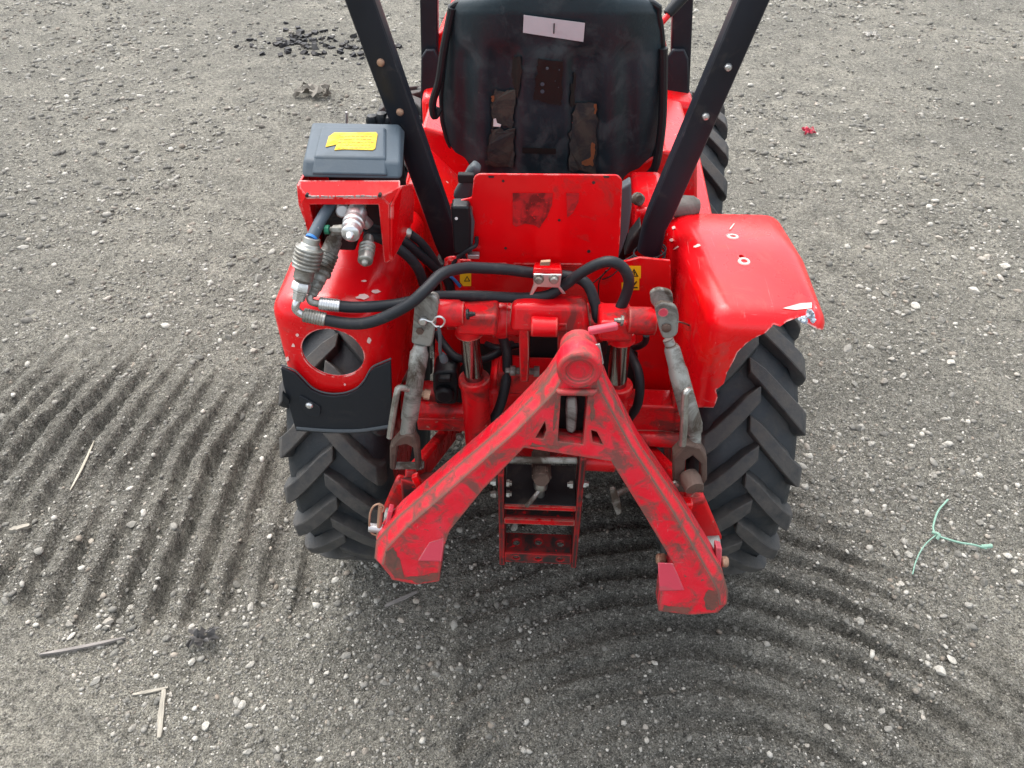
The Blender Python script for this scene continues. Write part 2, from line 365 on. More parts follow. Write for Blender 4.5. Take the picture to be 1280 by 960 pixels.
def ground_mat():
    m, t, p = new_mat('bare_gravel_soil'); tc = nd(t, 'ShaderNodeTexCoord'); co = tc.outputs['Object']
    big = noise(t, co, .9, 4, .6); mid = noise(t, co, 7, 5, .65, .4); fine = noise(t, co, 55, 6, .75); grit = noise(t, co, 240, 4, .8)
    c = mixc(t, ramp(t, big, .36, .62), (.236,.226,.190), (.335,.317,.262))
    c = mixc(t, ramp(t, mid, .40, .64, 0, .75), c, (.172,.165,.139))
    a = nd(t, 'ShaderNodeAttribute', attribute_name='damp_shade')
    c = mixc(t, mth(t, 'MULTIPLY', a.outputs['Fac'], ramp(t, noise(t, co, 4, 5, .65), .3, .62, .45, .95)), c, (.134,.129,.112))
    def flecks(scale, lo, amt, c, a_, b_):
        v = nd(t, 'ShaderNodeTexVoronoi', feature='F1'); v.inputs['Scale'].default_value = scale; v.inputs['Randomness'].default_value = 1; t.links.new(co, v.inputs['Vector'])
        k = nd(t, 'ShaderNodeSeparateColor'); t.links.new(v.outputs['Color'], k.inputs[0])
        f = mth(t, 'MULTIPLY', ramp(t, k.outputs[0], lo, lo+.05), ramp(t, v.outputs['Distance'], .50, .38))
        return mixc(t, mth(t, 'MULTIPLY', f, amt), c, mixc(t, k.outputs[1], a_, b_)), f
    c, f1 = flecks(110, .62, .75, c, (.07,.067,.060), (.46,.44,.385))
    c, f2 = flecks(260, .55, .70, c, (.06,.058,.052), (.50,.48,.42))
    g = mth(t, 'MULTIPLY', ramp(t, fine, .32, .66, 1.40, .50), ramp(t, grit, .36, .62, 1.65, .38))
    gm = nd(t, 'ShaderNodeVectorMath', operation='SCALE'); t.links.new(c, gm.inputs[0]); t.links.new(g, gm.inputs['Scale'])
    t.links.new(gm.outputs[0], p.inputs['Base Color']); p.inputs['Roughness'].default_value = .95; p.inputs['Specular IOR Level'].default_value = .15
    h = mth(t, 'SUBTRACT', mth(t, 'MULTIPLY', mth(t, 'MAXIMUM', f1, f2), .45), mth(t, 'ADD', mth(t, 'MULTIPLY', fine, 1.0), mth(t, 'MULTIPLY', grit, .6)))
    t.links.new(bump(t, h, 1.0, .018), p.inputs['Normal'])
    return m
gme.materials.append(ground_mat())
ground = bpy.data.objects.new('ground', gme); COL.objects.link(ground); tag(ground, 'grey bare soil yard with gravel and machine track marks', kind='structure')

def stone_mat(name, attr):
    m, t, p = new_mat(name); tc = nd(t, 'ShaderNodeTexCoord'); co = tc.outputs['Object']
    if attr:
        a = nd(t, 'ShaderNodeAttribute', attribute_name='tint'); f = a.outputs['Fac']
        a2 = nd(t, 'ShaderNodeAttribute', attribute_name='warm'); f2 = a2.outputs['Fac']
    else:
        o = nd(t, 'ShaderNodeObjectInfo'); f = mth(t, 'POWER', o.outputs['Random'], 1.5)
        f2 = mth(t, 'FRACT', mth(t, 'MULTIPLY', o.outputs['Random'], 37.7))
    c = mixc(t, f, (.12,.116,.102), (.48,.46,.405))
    c = mixc(t, ramp(t, f2, .80, 1, 0, .35), c, (.36,.27,.19))
    n = noise(t, co, 140 if attr else 2.5, 5, .65)
    c = mixc(t, ramp(t, n, .4, .7, 0, .55), c, (.165,.158,.135))
    t.links.new(c, p.inputs['Base Color']); p.inputs['Roughness'].default_value = .85; p.inputs['Specular IOR Level'].default_value = .3
    t.links.new(bump(t, n, .35, .004 if attr else .25), p.inputs['Normal'])
    return m
# stones: many below one pixel are left to the soil material, the 280 largest are single objects
N = 150000
s = 1.71*np.exp(RNG.random(N)*math.log(8.8/1.71))
az = (RNG.random(N)-.5)*rad(100)
hd = np.sqrt(s**2-CAM_H**2); sx = hd*np.sin(az); sy = hd*np.cos(az)
s3 = np.sqrt(sx**2+sy**2+CAM_H**2)
rpx = .72/np.sqrt(1-RNG.random(N)*.978)
rr = np.minimum(rpx*s3/FPX, .017)
dens = fbm(sx, sy, 1.7, 4, 3)*.6+fbm(sx, sy, 6, 3, 5)*.4
m1, u1, m2, u2 = track_masks(sx, sy)
def blob(px, py, r): g = G(px, py); return np.exp(-(((sx-g.x)/r)**2+((sy-g.y)/(r*.75))**2))
keep_p = sst(.38, .62, dens)*.62+.16 + .9*blob(420, 800, .24) + .5*blob(300, 790, .2) + .9*blob(1150, 640, .40) + .8*blob(60, 790, .25) + .5*blob(1100, 420, .6) + .45*blob(1180, 880, .35) + .35*blob(60, 910, .25) - .35*m2*bars(u2) - .3*m1*bars(u1)
kp = RNG.random(N) < np.clip(keep_p, .08, 1)
sx, sy, rr, s3 = sx[kp], sy[kp], rr[kp], s3[kp]
sz = ground_h(sx, sy)
pxr = rr/s3*FPX
order = np.argsort(-pxr); nb = 280
big, small = order[:nb], order[nb:]
def ico(sub):
    bm = bmesh.new(); bmesh.ops.create_icosphere(bm, subdivisions=sub, radius=1); bm.verts.ensure_lookup_table()
    v = np.array([x.co[:] for x in bm.verts]); f = np.array([[q.index for q in y.verts] for y in bm.faces]); bm.free(); return v, f
iv, if_ = ico(1)
n = len(small); K = len(iv)
jit = 1+(RNG.random((n, K, 1))-.5)*.55
axs = np.stack([.75+.7*RNG.random(n), .65+.5*RNG.random(n), .42+.35*RNG.random(n)], -1)
th = RNG.random(n)*2*math.pi; tl = (RNG.random(n)-.5)*.8
V = iv[None]*jit*axs[:, None, :]
ct, st_ = np.cos(tl)[:, None], np.sin(tl)[:, None]
V = np.stack([V[..., 0]*ct+V[..., 2]*st_, V[..., 1], -V[..., 0]*st_+V[..., 2]*ct], -1)
cc, ss = np.cos(th)[:, None], np.sin(th)[:, None]
V = np.stack([V[..., 0]*cc-V[..., 1]*ss, V[..., 0]*ss+V[..., 1]*cc, V[..., 2]], -1)*rr[small][:, None, None]
V += np.stack([sx[small], sy[small], sz[small]+rr[small]*.12], -1)[:, None, :]
F = (if_[None]+(np.arange(n)*K)[:, None, None]).reshape(-1, 3)
gr = raw_mesh('gravel', V.reshape(-1, 3), F, 3)
tint = RNG.random(n)**2.8; warm = RNG.random(n)
for nm, arr in (('tint', tint), ('warm', warm)):
    a = gr.attributes.new(nm, 'FLOAT', 'FACE'); a.data.foreach_set('value', np.repeat(arr, len(if_)).astype(np.float32))
gr.materials.append(stone_mat('gravel_stone', True))
go = bpy.data.objects.new('gravel', gr); COL.objects.link(go); tag(go, 'loose grey gravel scattered over the bare soil', 'gravel', kind='stuff')
smat = stone_mat('single_stone', False); variants = []
iv2, if2 = ico(3)
for k in range(10):
    d = 1+.30*(np.array([math.sin(3*a+k)*math.cos(2.3*b+1.7*k)+math.sin(2*c+.6*k) for a, b, c in iv2]))[:, None]*.5
    v = iv2*d
    for q in range(7):                               # a few broken facets
        nrm = RNG.normal(size=3); nrm /= np.linalg.norm(nrm); lim = .68+.2*RNG.random(); dd = v@nrm
        v = v-np.outer(np.maximum(dd-lim, 0), nrm)
    me = raw_mesh('stone', v, if2, 3); me.polygons.foreach_set('use_smooth', np.ones(len(if2), dtype=bool)); me.set_sharp_from_angle(angle=rad(28))
    me.materials.append(smat); variants.append(me)
for k, i in enumerate(big):
    o = bpy.data.objects.new('stone', variants[k % 10]); COL.objects.link(o); o.parent = ground
    r = rr[i]; o.location = (sx[i], sy[i], sz[i]+r*.15); o.rotation_euler = (random.uniform(-.4,.4), random.uniform(-.4,.4), random.uniform(0,6.28))
    o.scale = (r*random.uniform(.85,1.35), r*random.uniform(.7,1.0), r*random.uniform(.45,.75))

# ------------------------------------------------------------------ the tractor
T = empty('tractor', TLOC, -YAW)
tag(T, 'small red four-wheel tractor seen from behind with black frame posts and bucket seat', 'tractor')
V3 = Vector
R_W, HALF = .385, .414                                # wheel radius, half track

# --- wheels
def tyre_mesh(parent, flip=1):
    mb = MB(); lug = []
    rc = R_W-.024; prof = []                         # casing: (x, r)
    for x, r in ((-.075,.205),(-.092,.225),(-.103,.265),(-.104,.305),(-.096,.335),(-.080,.3495),(-.05,rc-.004),(0,rc),(.05,rc-.004),(.080,.3495),(.096,.335),(.104,.305),(.103,.265),(.092,.225),(.075,.205)):
        prof.append((x, r))
    n = 72; vs = []; fs = []
    for i in range(n):
        a = 2*math.pi*i/n
        for x, r in prof: vs.append((x, -r*math.cos(a), r*math.sin(a)))
    k = len(prof)
    for i in range(n):
        for j in range(k-1):
            a = i*k+j; b = ((i+1) % n)*k+j; fs.append((a, a+1, b+1, b))
    mb.add(vs, fs); lug += [0.0]*len(vs)
    cnt = 21; da = 2*math.pi/cnt
    for side in (-1, 1):
        for i in range(cnt):
            a0 = i*da + (da/2 if side > 0 else 0)
            # sections from the centre line to the shoulder
            secs = [(-.010,.0,R_W), (.018,.072,R_W+.001), (.045,.150,R_W), (.072,.225,R_W-.003), (.094,.280,R_W-.009), (.103,.300,R_W-.022), (.106,.310,R_W-.050)]
            vs = []; sh = []
            for q, (x, sa, r) in enumerate(secs):
                hw = (.056 + .010*q/6)                # half width as an angle
                if q == 0: hw *= .75
                base = min(r-.02, rc-.004) if q < 4 else (r-.030)
                bx = x if q < 4 else x-.014
                for (s_, rr_, xx) in ((-1.3, base, bx), (-.92, r, x), (.92, r, x), (1.3, base, bx)):
                    ang = a0 + sa*-1 + s_*hw/ (1.0)
                    vs.append((side*xx, -rr_*math.cos(ang), rr_*math.sin(ang)))
                    sh.append(1.0 if abs(s_) < 1 else 0.25)
            fs = [(0,1,2,3)]
            for q in range(len(secs)-1):
                for j in range(3): a = q*4+j; fs.append((a, a+4, a+5, a+1))
                a = q*4; fs.append((a+3, a+7, a+4, a))
            e = (len(secs)-1)*4; fs.append((e+3, e+2, e+1, e))
            mb.add(vs, fs); lug += sh
    o = mb.build('tyre', M['tyre'], parent, angle=40)
    at = o.data.attributes.new('lug', 'FLOAT', 'POINT'); at.data.foreach_set('value', lug)
    b = o.modifiers.new('bevel', 'BEVEL'); b.width = .0018; b.segments = 1; b.limit_method = 'ANGLE'; b.angle_limit = rad(40)
    return o
def rim_mesh(side):
    mb = MB()
    mb.lathe((-.08*side,0,0), (side,0,0), [(0,.19),(0,.215),(.012,.215),(.02,.195),(.07,.175),(.10,.19),(.148,.215),(.16,.215),(.16,.19),(.11,.165),(.10,.06),(.13,.055),(.13,.0)], 32)
    for k in range(5):
        a = k*2*math.pi/5; mb.cyl((.02*side, .1*math.cos(a), .1*math.sin(a)), (.045*side, .1*math.cos(a), .1*math.sin(a)), .011, seg=6)
    return mb
def wheel(x, y, steer=0, spin=0):
    side = 1 if x > 0 else -1
    o = rim_mesh(side).build('wheel', M['red_cast'], T, bevel=.002); o.location = (x, y, R_W-.012); o.rotation_euler = (spin, 0, steer)
    t = tyre_mesh(o); return o
wheel(HALF, 0, 0, .05); wheel(-HALF, 0, 0, .13); wheel(HALF+.012, .93, rad(-3), .02); wheel(-HALF+.012, .93, rad(-3), .1)

# --- fenders
def shell(name, x0, x1, prof, inner_flare, mat):
    """bent sheet fender: side outline (y, z) carried across from x0 to x1, open below, in front and towards the wheel's foot"""
    def solid(off, nm, ext):
        mb = MB(); pr = [(y, z) for y, z in prof]
        c = V3((sum(p[0] for p in pr)/len(pr), sum(p[1] for p in pr)/len(pr)))
        if ext:                                       # inner void: pulled in from the skin, pushed out below and in front
            q = []
            for (y, z) in pr:
                q.append((y+off if y < 0 else y+.2, z-off if z > .7 else z-.1))
            pr = q
        a, b = (x0+off, x1-off)
        poly = [V3((a, y, z)) for y, z in pr]
        mb.prism(poly, (b-a, 0, 0)); o = mb.build(nm, mat, None, smooth=False)
        bm = bmesh.new(); bm.from_mesh(o.data)
        top = [e for e in bm.edges if min(v.co.z for v in e.verts) > .70 and (abs(e.verts[0].co.x-e.verts[1].co.x) < 1e-6 or all(v.co.y < -.3 for v in e.verts))]
        bmesh.ops.bevel(bm, geom=top, offset=.036-off*.8, segments=7, affect='EDGES', profile=.5, clamp_overlap=True)
        for v in bm.verts:                            # the inner wall leans towards the seat further forward
            t = max(0, min(1, (v.co.y+.39)/.35))
            inner = 1-abs((v.co.x-(x0 if abs(x0) < abs(x1) else x1))/(x1-x0))
            v.co.x += inner_flare*t*inner
        bmesh.ops.recalc_face_normals(bm, faces=bm.faces[:]); bm.to_mesh(o.data); bm.free(); return o
    o = solid(0, name, False); c = solid(.005, 'void', True)
    return o, c
PROF = [(-.395,.735),(-.395,.945),(-.22,.955),(-.06,.935),(.06,.86),(.16,.74),(.22,.56)]
fr, void_r = shell('fender', .262, .448, PROF, -.035, M['red_gloss'])
tear = MB()                                           # broken away rear corner
tp = [(893,512),(897,497),(895,488),(905,480),(909,466),(917,452),(922,441),(933,430),(941,424),(957,417),(968,409),(976,411),(985,407),(1000,404),(1003,405),(1020,413),(1040,425),(1060,440),(1120,600),(893,640)]
tear.prism([P(a, b, -.396) - V3((0,.07,0)) for a, b in tp], (0, .13, 0)); tear = tear.build('tear', M['red'], None, smooth=False)
nick = MB(); nick.prism([Pz(a, b, .90) for a, b in ((1030,336),(1014,346),(1018,351),(1011,357),(1014,362),(1040,380))], (0,0,.12)); nick = nick.build('nick', M['red'], None, smooth=False)

out_ = MB(); out_.box((.545,-.1,.66), (.22,.9,.50)); out_ = out_.build('outer_cut', M['red'], None, smooth=False)
holes = []
for a, b in ((912,292),(926,323)):
    c = Pz(a, b, .95); h = MB(); h.cyl(c-V3((0,0,.06)), c+V3((0,0,.06)), .0045, seg=10); holes.append(h.build('drill', M['red'], None))
boolean(fr, [void_r, tear, nick, out_]+holes); fr.parent = T; tag(fr, 'right fender, broken away at its rear outer corner')
# bare rings round the two drilled holes, scrapes and torn matting at the broken corner
def top_z(px, py, lift):                              # lies on the fender skin
    o = O_L; r = _rl(px, py); dg = bpy.context.evaluated_depsgraph_get()
    return None
BVH = {}
from mathutils.bvhtree import BVHTree
def bvh(o):
    if o.name not in BVH:
        BVH[o.name] = BVHTree.FromPolygons([v.co.copy() for v in o.data.vertices], [p.vertices[:] for p in o.data.polygons])
    return BVH[o.name]
def on(o, px, py, lift=.0012):                        # measured spot on the skin of a panel
    h = bvh(o).ray_cast(O_L, _rl(px, py).normalized())
    if h[0] is None: return None, None
    n = h[1] if h[1].dot(_rl(px, py)) < 0 else -h[1]
    return h[0]+n*lift, n
def patch(name, o, outline, mat, parent, lift=.0012, thick=.0006):
    """thin flake, sticker or scrape lying on a panel"""
    pts = [on(o, a, b, lift) for a, b in outline]; pts = [p for p in pts if p[0] is not None]
    if len(pts) < 3: return None
    n = sum((p[1] for p in pts), V3()).normalized(); mb = MB()
    mb.prism([p[0] for p in pts], n*thick); return mb.build(name, mat, parent, smooth=False)
def blot(cx, cy, rx, ry, n=12, j=.25, rot=0):
    out = []
    for k in range(n):
        a = 2*math.pi*k/n; q = 1+random.uniform(-j, j); x = rx*q*math.cos(a); y = ry*q*math.sin(a)
        out.append((cx+x*math.cos(rot)-y*math.sin(rot), cy+x*math.sin(rot)+y*math.cos(rot)))
    return out
for a, b in ((912,292),(926,323)):
    mb = MB(); c, n_ = on(fr, a+4, b+4)
    if c: mb.lathe(c-n_*.0012, n_, [(0,.0055),(.0018,.0055),(.0018,.0095),(0,.0105)], 16); mb.build('bare_ring', M['primer'], fr)
for ol in ([(990,316),(994,315),(1013,336),(1011,340)], [(987,303),(994,301),(996,306),(990,308)], [(978,386),(1000,380),(1014,379),(1014,386),(994,388)], blot(846,310,4,1.2,9,.3,-.5), blot(840,300,2,2), blot(843,285,2,2), blot(872,308,4,1.5,9,.3,-.3), blot(915,284,5,.8,8,.2,-.9)):
    patch('scrape', fr, ol, M['primer'], fr)
mb = MB()
for k in range(16):
    c = P(random.uniform(1002,1019), random.uniform(391,402), -.388); mb.box(c+V3((random.uniform(-.004,.004), random.uniform(-.01,.004), random.uniform(-.004,.004))), (random.uniform(.005,.010), random.uniform(.003,.007), random.uniform(.003,.006)), Matrix.Rotation(random.uniform(0,3), 3, 'Z') @ Matrix.Rotation(random.uniform(-.7,.7), 3, 'X'))
mb.build('torn_matting', M['bluegrey'], fr, smooth=False)

fl, void_l = shell('fender', -.438, -.262, PROF, .030, M['red_gloss'])
c = P(416, 442, -.395); hole = MB(); hole.lathe(c-V3((0,.05,0)), (0,1,0), [(0,.0515),(.13,.0515)], 40); hole = hole.build('hole', M['red'], None)
out_l = MB(); out_l.box((-.50,.0,.62), (.17,.74,.50)); out_l = out_l.build('outer_cut', M['red'], None, smooth=False)
boolean(fl, [void_l, hole, out_l]); fl.parent = T; tag(fl, 'left fender with round lamp hole and black mud flap')
HC = c
for ol in (blot(470,365,5,2.5,10,.3), blot(452,372,8,3,10,.4), blot(461,425,2.5,3.5), blot(367,431,2,2), blot(372,418,2,2), blot(455,352,3,1), blot(360,448,2,3)):
    patch('scrape', fl, ol, M['primer'], fl)
# mud flap: hangs from the rear face, cut out round the lamp hole
yf = -.402; fo = [(352,457),(361,461)]
for k in range(13):
    a = rad(195-k*13.5*.95); q = 49
    fo.append((416+q*math.cos(a), 442-q*math.sin(a)*-1)) if False else None
fo = [(352,457),(362,461),(370,465),(379,474),(390,485),(403,491),(418,493),(434,491),(447,485),(456,475),(462,464),(468,458),(482,452),(489,449),(490,470),(491,534),(450,539),(410,539),(371,536),(362,505),(355,478)]
mb = MB(); mb.prism([P(a, b, yf) for a, b in fo], (0, -.006, 0)); flap = mb.build('mud_flap', M['flap'], T, bevel=.0015)
mb = MB(); mb.tube([P(371,535,yf-.006), P(410,538,yf-.007), P(450,538,yf-.007), P(491,532,yf-.006)], .0035, 8); mb.build('hem', M['grey_trim'], flap)
mb = MB(); mb.tube([P(351,456,yf-.006), P(362,460,yf-.0065), P(370,464,yf-.0065), P(379,473,yf-.0065), P(390,484,yf-.0065), P(403,490,yf-.0065), P(418,492,yf-.0065), P(434,490,yf-.0065), P(447,484,yf-.0065), P(456,474,yf-.0065), P(462,463,yf-.0065), P(468,457,yf-.0065), P(489,448,yf-.006)], .0014, 6, 4); mb.build('trim_edge', M['grey_trim'], flap)
mb = MB(); c = P(387,506,yf-.006); mb.prism(rounded([P(374,492,yf-.006), P(402,508,yf-.006), P(400,520,yf-.006), P(384,518,yf-.006), P(375,503,yf-.006)], .008), (0,-.003,0)); mb.build('washer_plate', M['flap'], flap, bevel=.001)
mb = MB(); mb.lathe(P(387,506,yf-.009), (0,-1,0), [(0,.0065),(.003,.0065),(.0055,.004),(.006,0)], 12); mb.build('bolt', M['zinc_bright'], flap)
# small clip on the outer edge of the flap
mb = MB(); mb.prism([P(354,488,yf-.007), P(362,497,yf-.007), P(362,504,yf-.007), P(354,499,yf-.007)], (0,-.006,0)); mb.build('clip', M['black_plastic'], flap)

# --- hydraulic valve box on the left fender
yb = -.33
mb = MB()
pi_out = [(382,246),(477,246),(487,256),(488,326),(484,329),(480,328),(473,256),(387,256),(392,280),(407,322),(402,322),(384,290),(376,256)]
mb.prism([P(a, b, yb) for a, b in pi_out], (0,.004,0))
A = P(374,225,yb+.018); B = P(500,225,yb+.018); A2 = P(374,234,yb+.008); B2 = P(500,234,yb+.008); Cc = P(382.5,246,yb-.001); D = P(477,246,yb-.001)
hood = MB(); hood.prism([A, A2, Cc, D, B2, B], (0,.0,-.004)); 
vb = mb.build('valve_box', M['red'], T, bevel=.0012)
hood.build('cover_plate', M['red_gloss'], vb, bevel=.001)
br = P(487,256,yb); bt = P(500,232,yb+.008); bl_ = P(376,256,yb); tl_ = P(374,232,yb+.008); zb = P(487,327,yb).z
side = MB(); side.prism([br+V3((.0005,0,0)), P(487,327,yb)+V3((.0005,0,0)), V3((br.x+.012, yb+.09, zb+.02)), V3((br.x+.014, yb+.11, zb+.05)), V3((bt.x-.004, yb+.11, bt.z-.05)), bt], (.004,0,0)); side.build('side_plate', M['red'], vb, bevel=.001)
side = MB(); side.prism([bl_, P(400,320,yb), V3((bl_.x+.02, yb+.10, zb+.02)), V3((tl_.x, yb+.16, zb+.04)), V3((tl_.x, yb+.16, tl_.z)), tl_], (-.004,0,0)); side.build('side_plate', M['red'], vb, bevel=.001)
back = MB(); back.box(((bl_.x+br.x)/2, yb+.155, (zb+bt.z)/2-.03), (.13,.006,.16)); back.build('back_plate', M['dark'], vb)
for a in (383.5, 474.5):
    mb = MB(); mb.cyl(P(a,245,yb-.003), P(a,245,yb-.003)+V3((0,.01,0)), .0028, seg=10); mb.build('bolt', M['dark'], vb)
# paint rubbed off along the front edge
mb = MB()
for k in range(20):
    a = 386+k*4.3+random.uniform(-1.5,1.5); c = P(a, 245.4+random.uniform(-.5,.6), yb-.0018); mb.box(c, (random.uniform(.002,.007), .0012, random.uniform(.0015,.0035)))
mb.build('bare_edge', M['tin'], vb, smooth=False)
# lid
nb0, nb1 = P(376.5,222.5,yb+.016), P(503,222.5,yb+.016); nt0, nt1 = P(379,197,-.297), P(500,197,-.297)
ft0, ft1 = P(390,154,-.165), P(499,154,-.165); ztop = (nt0.z+ft0.z)/2
nt0.z = nt1.z = ft0.z = ft1.z = ztop
zb0 = nb0.z
fb0, fb1 = V3((ft0.x-.006, ft0.y+.02, zb0)), V3((ft1.x+.006, ft1.y+.02, zb0))
mb = MB(); nb1.z = zb0; mb.box8([nb0, nb1, fb1, fb0, nt0, nt1, ft1, ft0]); lid = mb.build('valve_cover', M['grey_lid'], T, bevel=.006, seg=4)
def lidp(u, v, up=0): 
    p = nt0.lerp(nt1, u).lerp(ft0.lerp(ft1, u), v); p.z += up; return p
def lidf(u, v, outw=0):
    p = nb0.lerp(nb1, u).lerp(nt0.lerp(nt1, u), v); n = (nb1-nb0).cross(nt0-nb0).normalized(); n = -n if n.y > 0 else n; return p+n*outw
mb = MB(); mb.box8([lidp(.10,.0,-.004), lidp(.86,.0,-.004), lidp(.86,.84,-.004), lidp(.12,.84,-.004), lidp(.11,.02,.004), lidp(.85,.02,.004), lidp(.85,.82,.004), lidp(.13,.82,.004)])
mb.build('raised_panel', M['grey_lid'], lid, bevel=.004, seg=3)
mb = MB(); mb.box8([lidf(.10,.18,-.002), lidf(.86,.18,-.002), lidp(.86,.04,-.004), lidp(.10,.04,-.004), lidf(.11,.22,.0045), lidf(.85,.22,.0045), lidp(.85,.05,.0042), lidp(.11,.05,.0042)])
mb.build('raised_panel', M['grey_lid'], lid, bevel=.003, seg=3)
st = [(407,184),(411,171),(418,166),(440,166),(470,165.5),(472,168),(469,186),(466,188),(430,187),(418,188),(421,181)]
zz = ztop+.0046; mb = MB(); mb.prism([Pz(a, b, zz) for a, b in st], (0,0,.0007)); mb.build('sticker', M['yellow'], lid, smooth=False)
pm = worn('faded_print', (.40,.24,.012), .5, (.6,.39,.012), .9, 0, .002, (.6,.39,.012), .5, scale=4)
sticker_z = zz+.0009; mb = MB(); rnd = random.Random(6)
for row in range(5):                                  # lines of print too faded to read
    y0 = 169.5+row*3.6; x = 422+rnd.uniform(0,4)
    while x < 464:
        L_ = rnd.uniform(1.5,5); mb.prism([Pz(a, b, sticker_z) for a, b in ((x,y0),(x+L_,y0),(x+L_,y0+1.3),(x,y0+1.3))], (0,0,.0002)); x += L_+rnd.uniform(.8,2.2)
mb.build('faded_print', pm, lid, smooth=False)
# lever knobs and a thin rod in front of the lid
for a, b in ((466,150),(487,151),(478,147)):
    mb = MB(); c = P(a, b+6, -.13); mb.lathe(c-V3((0,0,.05)), (0,0,1), [(0,.004),(.045,.004),(.047,.009),(.058,.011),(.066,.008),(.069,0)], 14); mb.build('lever_knob', M['black_plastic'], vb)
mb = MB(); mb.cyl(P(433,158,-.12), P(433,140,-.12), .0022, seg=8); mb.build('rod', M['tin'], vb)
for tri in ((D, B2, br), (Cc, A2, bl_)):
    mb = MB(); mb.prism([V3(q) for q in tri], (0,.003,-.001)); mb.build('corner_plate', M['red'], vb, bevel=.0006)

# --- quick couplers and fittings
def coupler(name, a, b, prof, mat, parent=None, seg=20):
    a = V3(a); b = V3(b); L = (b-a).length; mb = MB(); mb.lathe(a, b-a, [(t*L, r) for t, r in prof], seg); return mb.build(name, mat, parent or T, bevel=.0008)
def ribs(t0, t1, r, n, d=.0018):
    out = []
    for i in range(n):
        u = t0+(t1-t0)*i/n; v = t0+(t1-t0)*(i+.6)/n; out += [(u, r-d), (u+.001, r), (v, r), (v+.001, r-d)]
    return out
blk = MB(); blk.box(P(426,283,yb+.05), (.05,.05,.06)); blk.build('valve_block', M['dark'], vb, bevel=.004)
p0, p1 = P(413,256,yb+.02), P(390,297,yb-.045)
mb = MB(); mb.tube([p0, p0.lerp(p1,.5)+V3((0,0,.002)), p1], .0088, 14); mb.build('steel_pipe', M['grey_lid'], T)
mb = MB(); mb.lathe(p1, P(386,304,yb-.055)-p1, [(0,.0095),(.004,.0095),(.004,.0)], 14); mb.build('seal', M['bluefit'], T)
q0, q1 = P(390,297,yb-.048), P(373,375,yb-.085)
coupler('quick_coupler', q0, q1, [(0,.0125),(.10,.0125),(.10,.014),(.15,.016)]+ribs(.16,.46,.0215,5)+[(.47,.0205),(.48,.021),(.50,.0165),(.53,.0150),(.66,.0150),(.67,.0125),(.70,.0125)], M['zinc'])
coupler('hex_nut', q0.lerp(q1,.70), q1, [(0,.0135),(.12,.0150),(.45,.0150),(.50,.0115),(.60,.0115),(.61,.0105),(1,.0100)], M['zinc_bright'], seg=6)
e0 = P(373,374,yb-.085)
mb = MB(); mb.tube([e0, P(370,380,yb-.09), P(370,387,yb-.092), P(376,392,yb-.092), P(382,394,yb-.09)], .0062, 12); mb.build('elbow', M['zinc_bright'], T)
coupler('crimp_sleeve', P(379,393.5,yb-.091), P(407,399.5,yb-.09), [(0,.0091),(.03,.0108)]+ribs(.06,.9,.0112,7,.0007)+[(.97,.0108),(1,.010)], M['zinc'])
q0, q1 = P(421,293,yb+.01), P(389,369,yb-.07)
coupler('quick_coupler', q0, q1, [(0,.010),(.08,.010),(.09,.0125),(.30,.0135)]+ribs(.31,.58,.0160,5)+[(.59,.0150),(.60,.0165),(.66,.0165),(.68,.0125),(.78,.0125),(.78,.0115),(.88,.0115),(.9,.0095),(1,.0085)], M['galv'])
mb = MB(); e0 = P(390,367,yb-.068); mb.tube([e0, P(387,372,yb-.075), P(389,377,yb-.078), P(395,379,yb-.078), P(400,380,yb-.077)], .0056, 12); mb.build('elbow', M['zinc'], T)
coupler('crimp_sleeve', P(399,379,yb-.077), P(425,382.5,yb-.075), [(0,.0092),(.03,.0100)]+ribs(.06,.9,.0104,7,.0007)+[(.97,.0100),(1,.0092)], M['zinc_bright'])
# coupler pointing back out of the box, its cross fitting and plug
q0, q1 = P(447,262,yb+.02), P(437,296,yb-.055)
coupler('pipe_socket', P(450,256,yb+.05), P(446,266,yb+.01), [(0,.010),(1,.010)], M['copper'])
coupler('quick_coupler', q0, q1, [(0,.013),(.12,.016),(.30,.0165),(.40,.0145),(.45,.0165),(.55,.0165),(.56,.0150),(.70,.0158),(.72,.0140),(.9,.0140),(.93,.0115),(.95,.006),(1.02,.0055),(1.08,.003),(1.09,0)], M['zinc_bright'])
coupler('side_fitting', P(414,287,yb-.02), P(434,287,yb-.03), [(0,.005),(.2,.005),(.2,.0075),(.75,.0085),(1,.0085)], M['zinc'], seg=8)
coupler('plug', P(406,287,yb-.02), P(412,287,yb-.02), [(0,.0075),(1,.0075)], M['greenfit'], seg=8)
coupler('plug_bolt', P(428,262,yb+.035), P(428,264,yb+.012), [(0,.011),(.9,.011),(1,.009)], M['tin'], seg=10)
q0, q1 = P(461,296,yb-.0), P(456,330,yb-.055)
coupler('quick_coupler', q0, q1, [(0,.007),(.15,.0085),(.25,.0085),(.3,.0105)]+ribs(.32,.68,.0125,3)+[(.7,.0115),(.9,.0115),(.93,.009),(.94,.0055),(1.02,.005),(1.06,.002),(1.07,0)], M['zinc'])

